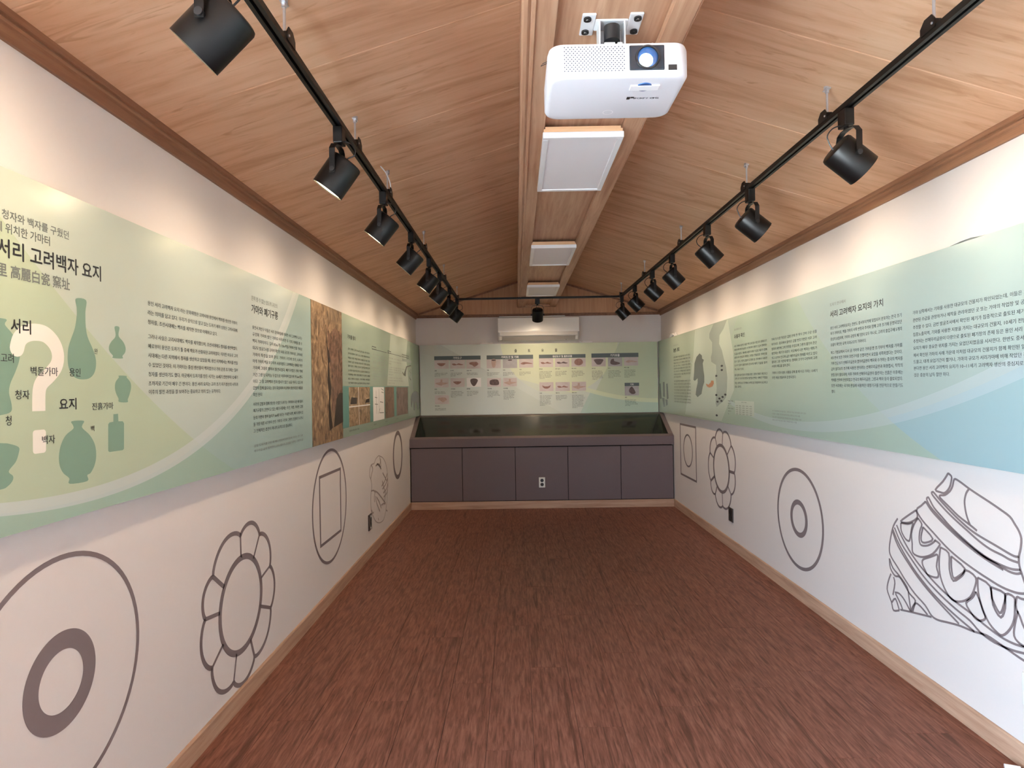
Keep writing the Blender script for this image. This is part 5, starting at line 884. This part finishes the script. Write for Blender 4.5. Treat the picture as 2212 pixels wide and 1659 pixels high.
# ------------------------------------------------------------------ track rails with hangers
ZR = 2.330
def track(p0, p1, hang, label, hangers_in):
    """p0, p1: ends (x, y); hang: list of distances along the rail where a rod goes up to the ceiling."""
    a = Vector((*p0, 0)); b = Vector((*p1, 0)); d = (b - a); ln = d.length; d.normalize()
    M = Matrix(((d.x, -d.y, 0, a.x), (d.y, d.x, 0, a.y), (0, 0, 1, ZR), (0, 0, 0, 1)))
    root = tag(empty('track_rail', matrix=M), label, 'track rail', 'black lighting track rails')
    b_ = MB()
    prof = [(-0.017, 0.0), (-0.005, 0.0), (-0.005, 0.010), (0.005, 0.010), (0.005, 0.0), (0.017, 0.0), (0.017, 0.019), (-0.017, 0.019)]
    b_.add([(0, y, z) for y, z in prof] + [(ln, y, z) for y, z in prof], [(i, (i + 1) % 8, 8 + (i + 1) % 8, 8 + i) for i in range(8)] + [(0, 1, 2, 7), (2, 3, 6, 7), (3, 4, 5, 6), (8, 15, 10, 9), (10, 15, 14, 11), (11, 14, 13, 12)])
    b_.build('rail', 'black_track', root)
    for h in hang:
        p = a + d * h; zc = ceil_z(p.x) - ZR
        sgn = hangers_in
        he = MB().prism([(h - 0.030, 0.012), (h + 0.030, 0.012), (h + 0.030, 0.034), (h + 0.012, 0.052), (h - 0.018, 0.052), (h - 0.030, 0.036)], 'y', sgn * 0.017, sgn * 0.020).box(h - 0.012, h + 0.012, -0.012, 0.019 if sgn > 0 else 0.012, 0.019, 0.045)
        hb = he.build('hanger', 'black_metal', root)
        MB().cyl((h, 0, 0.040), (h, 0, zc), 0.0042, 8).build('rod', 'steel', hb, smooth=True)
        MB().box(h - 0.016, h + 0.016, -0.008, 0.008, zc - 0.010, zc - 0.005).cyl((h, 0, zc - 0.020), (h, 0, zc - 0.009), 0.008, 6).cyl((h, 0, zc - 0.006), (h, 0, zc + 0.004), 0.011, 10).build('anchor_nut', 'steel', hb)
        MB().cyl((h - 0.02, sgn * 0.020, 0.026), (h - 0.02, sgn * 0.0225, 0.026), 0.0035, 8).build('screw', 'steel', hb)
    return root
LX = [(-0.9155, -0.75), (-0.8995, 6.66)]
RX = [(0.9195, -0.75), (0.8665, 6.66)]
hy = [0.0, 0.55, 1.715, 2.465, 3.08, 4.275, 5.435, 6.62]
tl = track(LX[0], LX[1], [y + 0.75 for y in hy], 'long black track rail with spotlights over the question mark board', -1)
MB().tube(smooth3([(3.85, -0.012, 0.045), (3.845, -0.010, 0.085), (3.80, 0.0, 0.118), (3.735, 0.012, 0.128)]), 0.003, 6).build('loose_wire', 'white_plastic', tl, smooth=True)
track(RX[0], RX[1], [y + 0.75 for y in [0.0, 0.55, 1.715, 2.295, 3.083, 4.273, 5.45, 6.61]], 'long black track rail with spotlights over the map board', 1)
track((-0.8825, 6.668), (0.849, 6.655), [], 'short black cross rail joining the two long tracks near the back wall', 1)

# ------------------------------------------------------------------ spotlights on the tracks
def lerp_x(T, y): t = (y - T[0][1]) / (T[1][1] - T[0][1]); return T[0][0] + t * (T[1][0] - T[0][0])
SPOT_W = 9.0
def spotlight(x, y, rz, tilt, label, power=1.0):
    root = tag(empty('spotlight', matrix=Matrix.Translation((x, y, ZR)) @ Matrix.Rotation(rz, 4, 'Z')), label, 'spotlight', 'black cylinder spotlights on the tracks')
    MB().box(-0.017, 0.017, -0.025, 0.025, -0.060, 0.0).build('adapter', 'black_metal', root, bevel=0.003)
    MB().cyl((0, 0, -0.060), (0, 0, -0.074), 0.009, 12).build('swivel', 'black_metal', root, smooth=True)
    PV = Vector((0.008, 0, -0.172)); hw = 0.067
    path = [(PV.x, -hw, PV.z - 0.012), (PV.x, -hw, PV.z + 0.075), (PV.x * 0.6, -hw + 0.014, -0.077), (0, -0.02, -0.072), (0, 0.02, -0.072), (PV.x * 0.6, hw - 0.014, -0.077), (PV.x, hw, PV.z + 0.075), (PV.x, hw, PV.z - 0.012)]
    yk = MB(); n = len(path); vs = []; fs = []
    for i, p in enumerate(path):
        p = Vector(p); d = (Vector(path[min(i + 1, n - 1)]) - Vector(path[max(i - 1, 0)])).normalized(); nr = Vector((1, 0, 0)).cross(d).normalized() * 0.0015
        for ax in (-0.010, 0.010):
            for sg in (1, -1): vs.append(p + Vector((ax, 0, 0)) + nr * sg)
    for i in range(n - 1):
        k = i * 4
        for u, v in ((0, 1), (1, 3), (3, 2), (2, 0)): fs.append((k + u, k + v, k + 4 + v, k + 4 + u))
    fs += [(0, 2, 3, 1), ((n - 1) * 4, (n - 1) * 4 + 1, (n - 1) * 4 + 3, (n - 1) * 4 + 2)]
    yk.add(vs, fs); yk.build('yoke', 'black_metal', root)
    ax = Vector((math.cos(tilt), 0, -math.sin(tilt)))
    back = PV - ax * 0.062
    MB().lathe(back, ax, [(0.0, 0.0), (0.0, 0.050), (0.003, 0.056), (0.010, 0.059), (0.128, 0.059), (0.128, 0.0565), (0.085, 0.0565), (0.080, 0.0)], 40).build('housing', 'black_metal', root, smooth=True)
    lf = MB().lathe(back, ax, [(0.1255, 0.0), (0.1255, 0.040), (0.1235, 0.0545), (0.120, 0.0562)], 32).build('lamp_face', 'lamp_glow', root, smooth=True)
    for s in (-1, 1): MB().cyl((PV.x, s * 0.058, PV.z), (PV.x, s * 0.073, PV.z), 0.009, 14).build('knob', 'dark_plastic', root, smooth=True)
    MB().tube(smooth3([(-0.012, 0.006, -0.050), (-0.042, 0.010, -0.060), (-0.060, 0.012, -0.084), (-0.056, 0.012, -0.106), tuple(back + Vector((-0.006, 0.012, 0.006))), tuple(back + ax * 0.006 + Vector((0, 0.012, 0)))]), 0.0024, 6).build('cable', 'dark_plastic', root, smooth=True)
    ld = bpy.data.lights.new('lamp_light', 'SPOT'); ld.energy = SPOT_W * power; ld.color = (1.0, 0.77, 0.55); ld.spot_size = math.radians(128); ld.spot_blend = 0.9; ld.shadow_soft_size = 0.035
    lo = bpy.data.objects.new('lamp_light', ld); COL.objects.link(lo); lo.parent = root
    lo.matrix_local = Matrix.Translation(back + ax * 0.131) @ ax.to_track_quat('-Z', 'Y').to_matrix().to_4x4()
    return root
LS = [(-0.92, 48), (-0.17, 48), (0.58, 48), (1.33, 45), (2.242, 54), (2.985, 51), (3.765, 48), (4.525, 52), (5.135, 50), (5.88, 53), (6.60, 52)]  # leading entries are unseen lamps added to warm the near wall
RS = [(-0.83, 44), (-0.08, 42), (0.90, 42), (2.17, 39), (3.043, 39), (3.714, 46), (4.53, 47), (5.167, 43), (5.90, 46), (6.60, 49)]  # leading entries here too are unseen, added for more light up front
NTH = ['', 'last', 'second', 'third', 'fourth', 'fifth', 'sixth', 'seventh', 'eighth', 'added unseen ninth', 'added unseen tenth', 'added unseen eleventh', 'twelfth']
for spots, T, rz, where in ((LS, LX, math.pi, 'question mark board'), (RS, RX, 0.0, 'map board')):
    for k, (y, t) in enumerate(spots):
        n = len(spots) - k
        lab = 'black cylinder spotlight over the %s, %s on its rail' % (where, 'right beside the cross rail' if n == 1 else NTH[n] + ' from the cross rail')
        spotlight(lerp_x(T, y), y, rz, math.radians(t), lab)
spotlight(-0.034, 6.662, math.pi / 2, math.radians(56), 'single spotlight hanging from the cross rail in front of the air conditioner', 2.0)

# ------------------------------------------------------------------ projector and its ceiling mount
mt = tag(empty('projector_mount', (0.0, 1.69, 2.372)), 'white ceiling bracket with four black bolts holding the projector', 'bracket')
pl = MB()
for s in (-1, 1):
    x0, x1 = (-0.083, -0.045) if s < 0 else (0.045, 0.083)
    pl.box(x0, x1, -0.048, 0.052, -0.006, 0.0)
pl.box(-0.045, 0.045, -0.020, 0.030, -0.006, 0.0)
pl.build('plate', 'white_plastic', mt, bevel=0.003)
for x in (-0.068, 0.068):
    for y in (-0.030, 0.030): MB().cyl((x, y, -0.0062), (x, y, -0.011), 0.0105, 16).lathe((x, y, -0.011), (0, 0, -1), [(0, 0.006), (0.003, 0.005), (0.004, 0.0)], 12).build('bolt', 'dark_plastic', mt, smooth=True)
MB().box(-0.036, -0.032, -0.022, 0.032, -0.150, -0.006).box(0.032, 0.036, -0.022, 0.032, -0.150, -0.006).box(-0.036, 0.036, 0.028, 0.032, -0.150, -0.006).build('socket_box', 'white_plastic', mt, bevel=0.001)
for x0, x1 in ((-0.024, 0.006), (0.012, 0.026)):
    MB().prism([(-0.030, -0.070), (0.020, -0.070), (0.016, -0.130), (-0.130, -0.2388), (-0.180, -0.2388), (-0.030, -0.140)], 'x', x0, x1).build('tilt_arm', 'white_plastic', mt, bevel=0.002)
MB().cyl((0, -0.012, -0.020), (0, -0.012, -0.06), 0.022, 20).build('ball_joint', 'dark_plastic', mt, smooth=True)
for x in (-0.015, 0.020): MB().cyl((x, -0.031, -0.15), (x, -0.034, -0.15), 0.005, 10).build('screw', 'steel', mt)

pj = tag(empty('projector', (-0.037, 1.47, 2.056)), 'white ceiling projector with its lens lit facing the camera', 'projector')
PWd, PD, PH = 0.157, 0.112, 0.077
bod = MB(); n_ = 28
levels = [(0.0, 0.012, 0.030), (0.003, 0.004, 0.032), (0.010, 0.0, 0.034), (PH - 0.012, 0.0, 0.034), (PH - 0.003, 0.003, 0.032), (PH, 0.010, 0.028)]
vs = []; fs = []
for z, ins, r in levels: vs += [(x, y, z) for x, y in rrect(PWd - ins, PD - ins, r)]
for L_ in range(len(levels) - 1):
    for i in range(n_): fs.append((L_ * n_ + i, L_ * n_ + (i + 1) % n_, (L_ + 1) * n_ + (i + 1) % n_, (L_ + 1) * n_ + i))
fs += [tuple(range(n_ - 1, -1, -1)), tuple((len(levels) - 1) * n_ + i for i in range(n_))]
bod.add(vs, fs); bod.build('body', 'projector_white', pj, smooth=True)
FX = -PD - 0.0004                                # front face plane (local y)
def prect(x0, x1, z0_, z1_, y): return [(x0, y, z0_), (x1, y, z0_), (x1, y, z1_), (x0, y, z1_)]
win = MB(); x0, x1, a_, b_ = 0.022, 0.100, 0.012, 0.068
win.box(x0, x1, FX - 0.0012, FX + 0.004, a_, b_)
wn = win.build('lens_window', 'lens_dark', pj, bevel=0.0035)
LC = (0.062, 0.040)
MB().lathe((LC[0], FX - 0.0015, LC[1]), (0, -1, 0), [(0.0, 0.027), (0.004, 0.026), (0.004, 0.023), (0.001, 0.0225)], 40).build('lens_ring', 'dark_plastic', wn, smooth=True)
MB().lathe((LC[0], FX - 0.0014, LC[1]), (0, -1, 0), [(0.0, 0.0226), (0.002, 0.018), (0.0035, 0.010), (0.004, 0.0)], 40).build('lens_glass', 'lens_blue', wn, smooth=True)
MB().lathe((LC[0] - 0.004, FX - 0.0052, LC[1] - 0.008), (0, -1, 0), [(0.0, 0.0150), (0.0012, 0.012), (0.0016, 0.0)], 32).build('lens_beam', 'lens_glow', wn, smooth=True)
vt = MB()
for j in range(13):
    for i in range(17):
        x = -0.121 + i * 0.0080 + (0.004 if j % 2 else 0); z = 0.013 + j * 0.0044
        vt.cyl((x, FX - 0.0003, z), (x, FX + 0.001, z), 0.0014, 6)
tag(vt.build('vent_holes', 'vent_dark', pj), kind='stuff')
MB().box(0.108, 0.127, FX - 0.0008, FX + 0.003, 0.012, 0.024).build('sensor_window', 'dark_plastic', pj, bevel=0.0008)
# underside: focus slot with lever, lettering
slot = MB().box(0.032, 0.098, -PD + 0.040, -PD + 0.062, -0.0030, 0.004).build('focus_slot', 'white_plastic', pj, bevel=0.0005)
MB().lathe((0.064, -PD + 0.048, 0.006), (0, 0, -1), [(0.0, 0.018), (0.0082, 0.018), (0.0082, 0.0)], 28).build('focus_ring', 'lens_blue', slot, smooth=True)
lg = MB()
set_line(lg, 'BOXLIGHT', 0.0, 0.0, 0.0095, s1=0.062, bold=False, z=0.0)
lg.v = [(0.050 + x, -PD + 0.100 + y * 1.0, -0.0006) for x, y, z in lg.v]
lg.build('lettering', 'vent_dark', pj, recalc=False)
lm = MB()
for (u, v) in ((0.0, 0.0), (0.0088, 0.0), (0.0, 0.006)): lm.box(0.034 + u, 0.034 + u + 0.0076, -PD + 0.098 + v, -PD + 0.098 + v + 0.005, -0.0010, 0.0)
lm.build('emblem', 'dark_plastic', pj)
MB().ring((0.0, 0.065), 0.013, 0.011, -0.0006).build('recycling_mark', 'diffuser', pj, recalc=False)
MB().tube([(0.05, -PD + 0.03, PH + 0.001), (0.08, -PD + 0.026, PH + 0.009), (0.088, -PD + 0.03, PH + 0.006), (0.090, -PD + 0.06, PH)], 0.0016, 6).build('safety_clip', 'steel', pj, smooth=True)
MB().tube([(-PWd + 0.012, -PD + 0.05, PH - 0.01), (-PWd - 0.010, -PD + 0.045, PH - 0.022), (-PWd - 0.014, -PD + 0.05, PH - 0.025), (-PWd + 0.004, -PD + 0.06, PH - 0.012)], 0.0008, 5).build('security_wire', 'dark_plastic', pj, smooth=True)
MB().box(-PWd + 0.020, -PWd + 0.045, -PD + 0.05, -PD + 0.08, PH, PH + 0.006).box(-PWd + 0.045, 0.0, -PD + 0.05, -PD + 0.08, PH, PH + 0.003).build('mounting_foot', 'dark_plastic', pj)
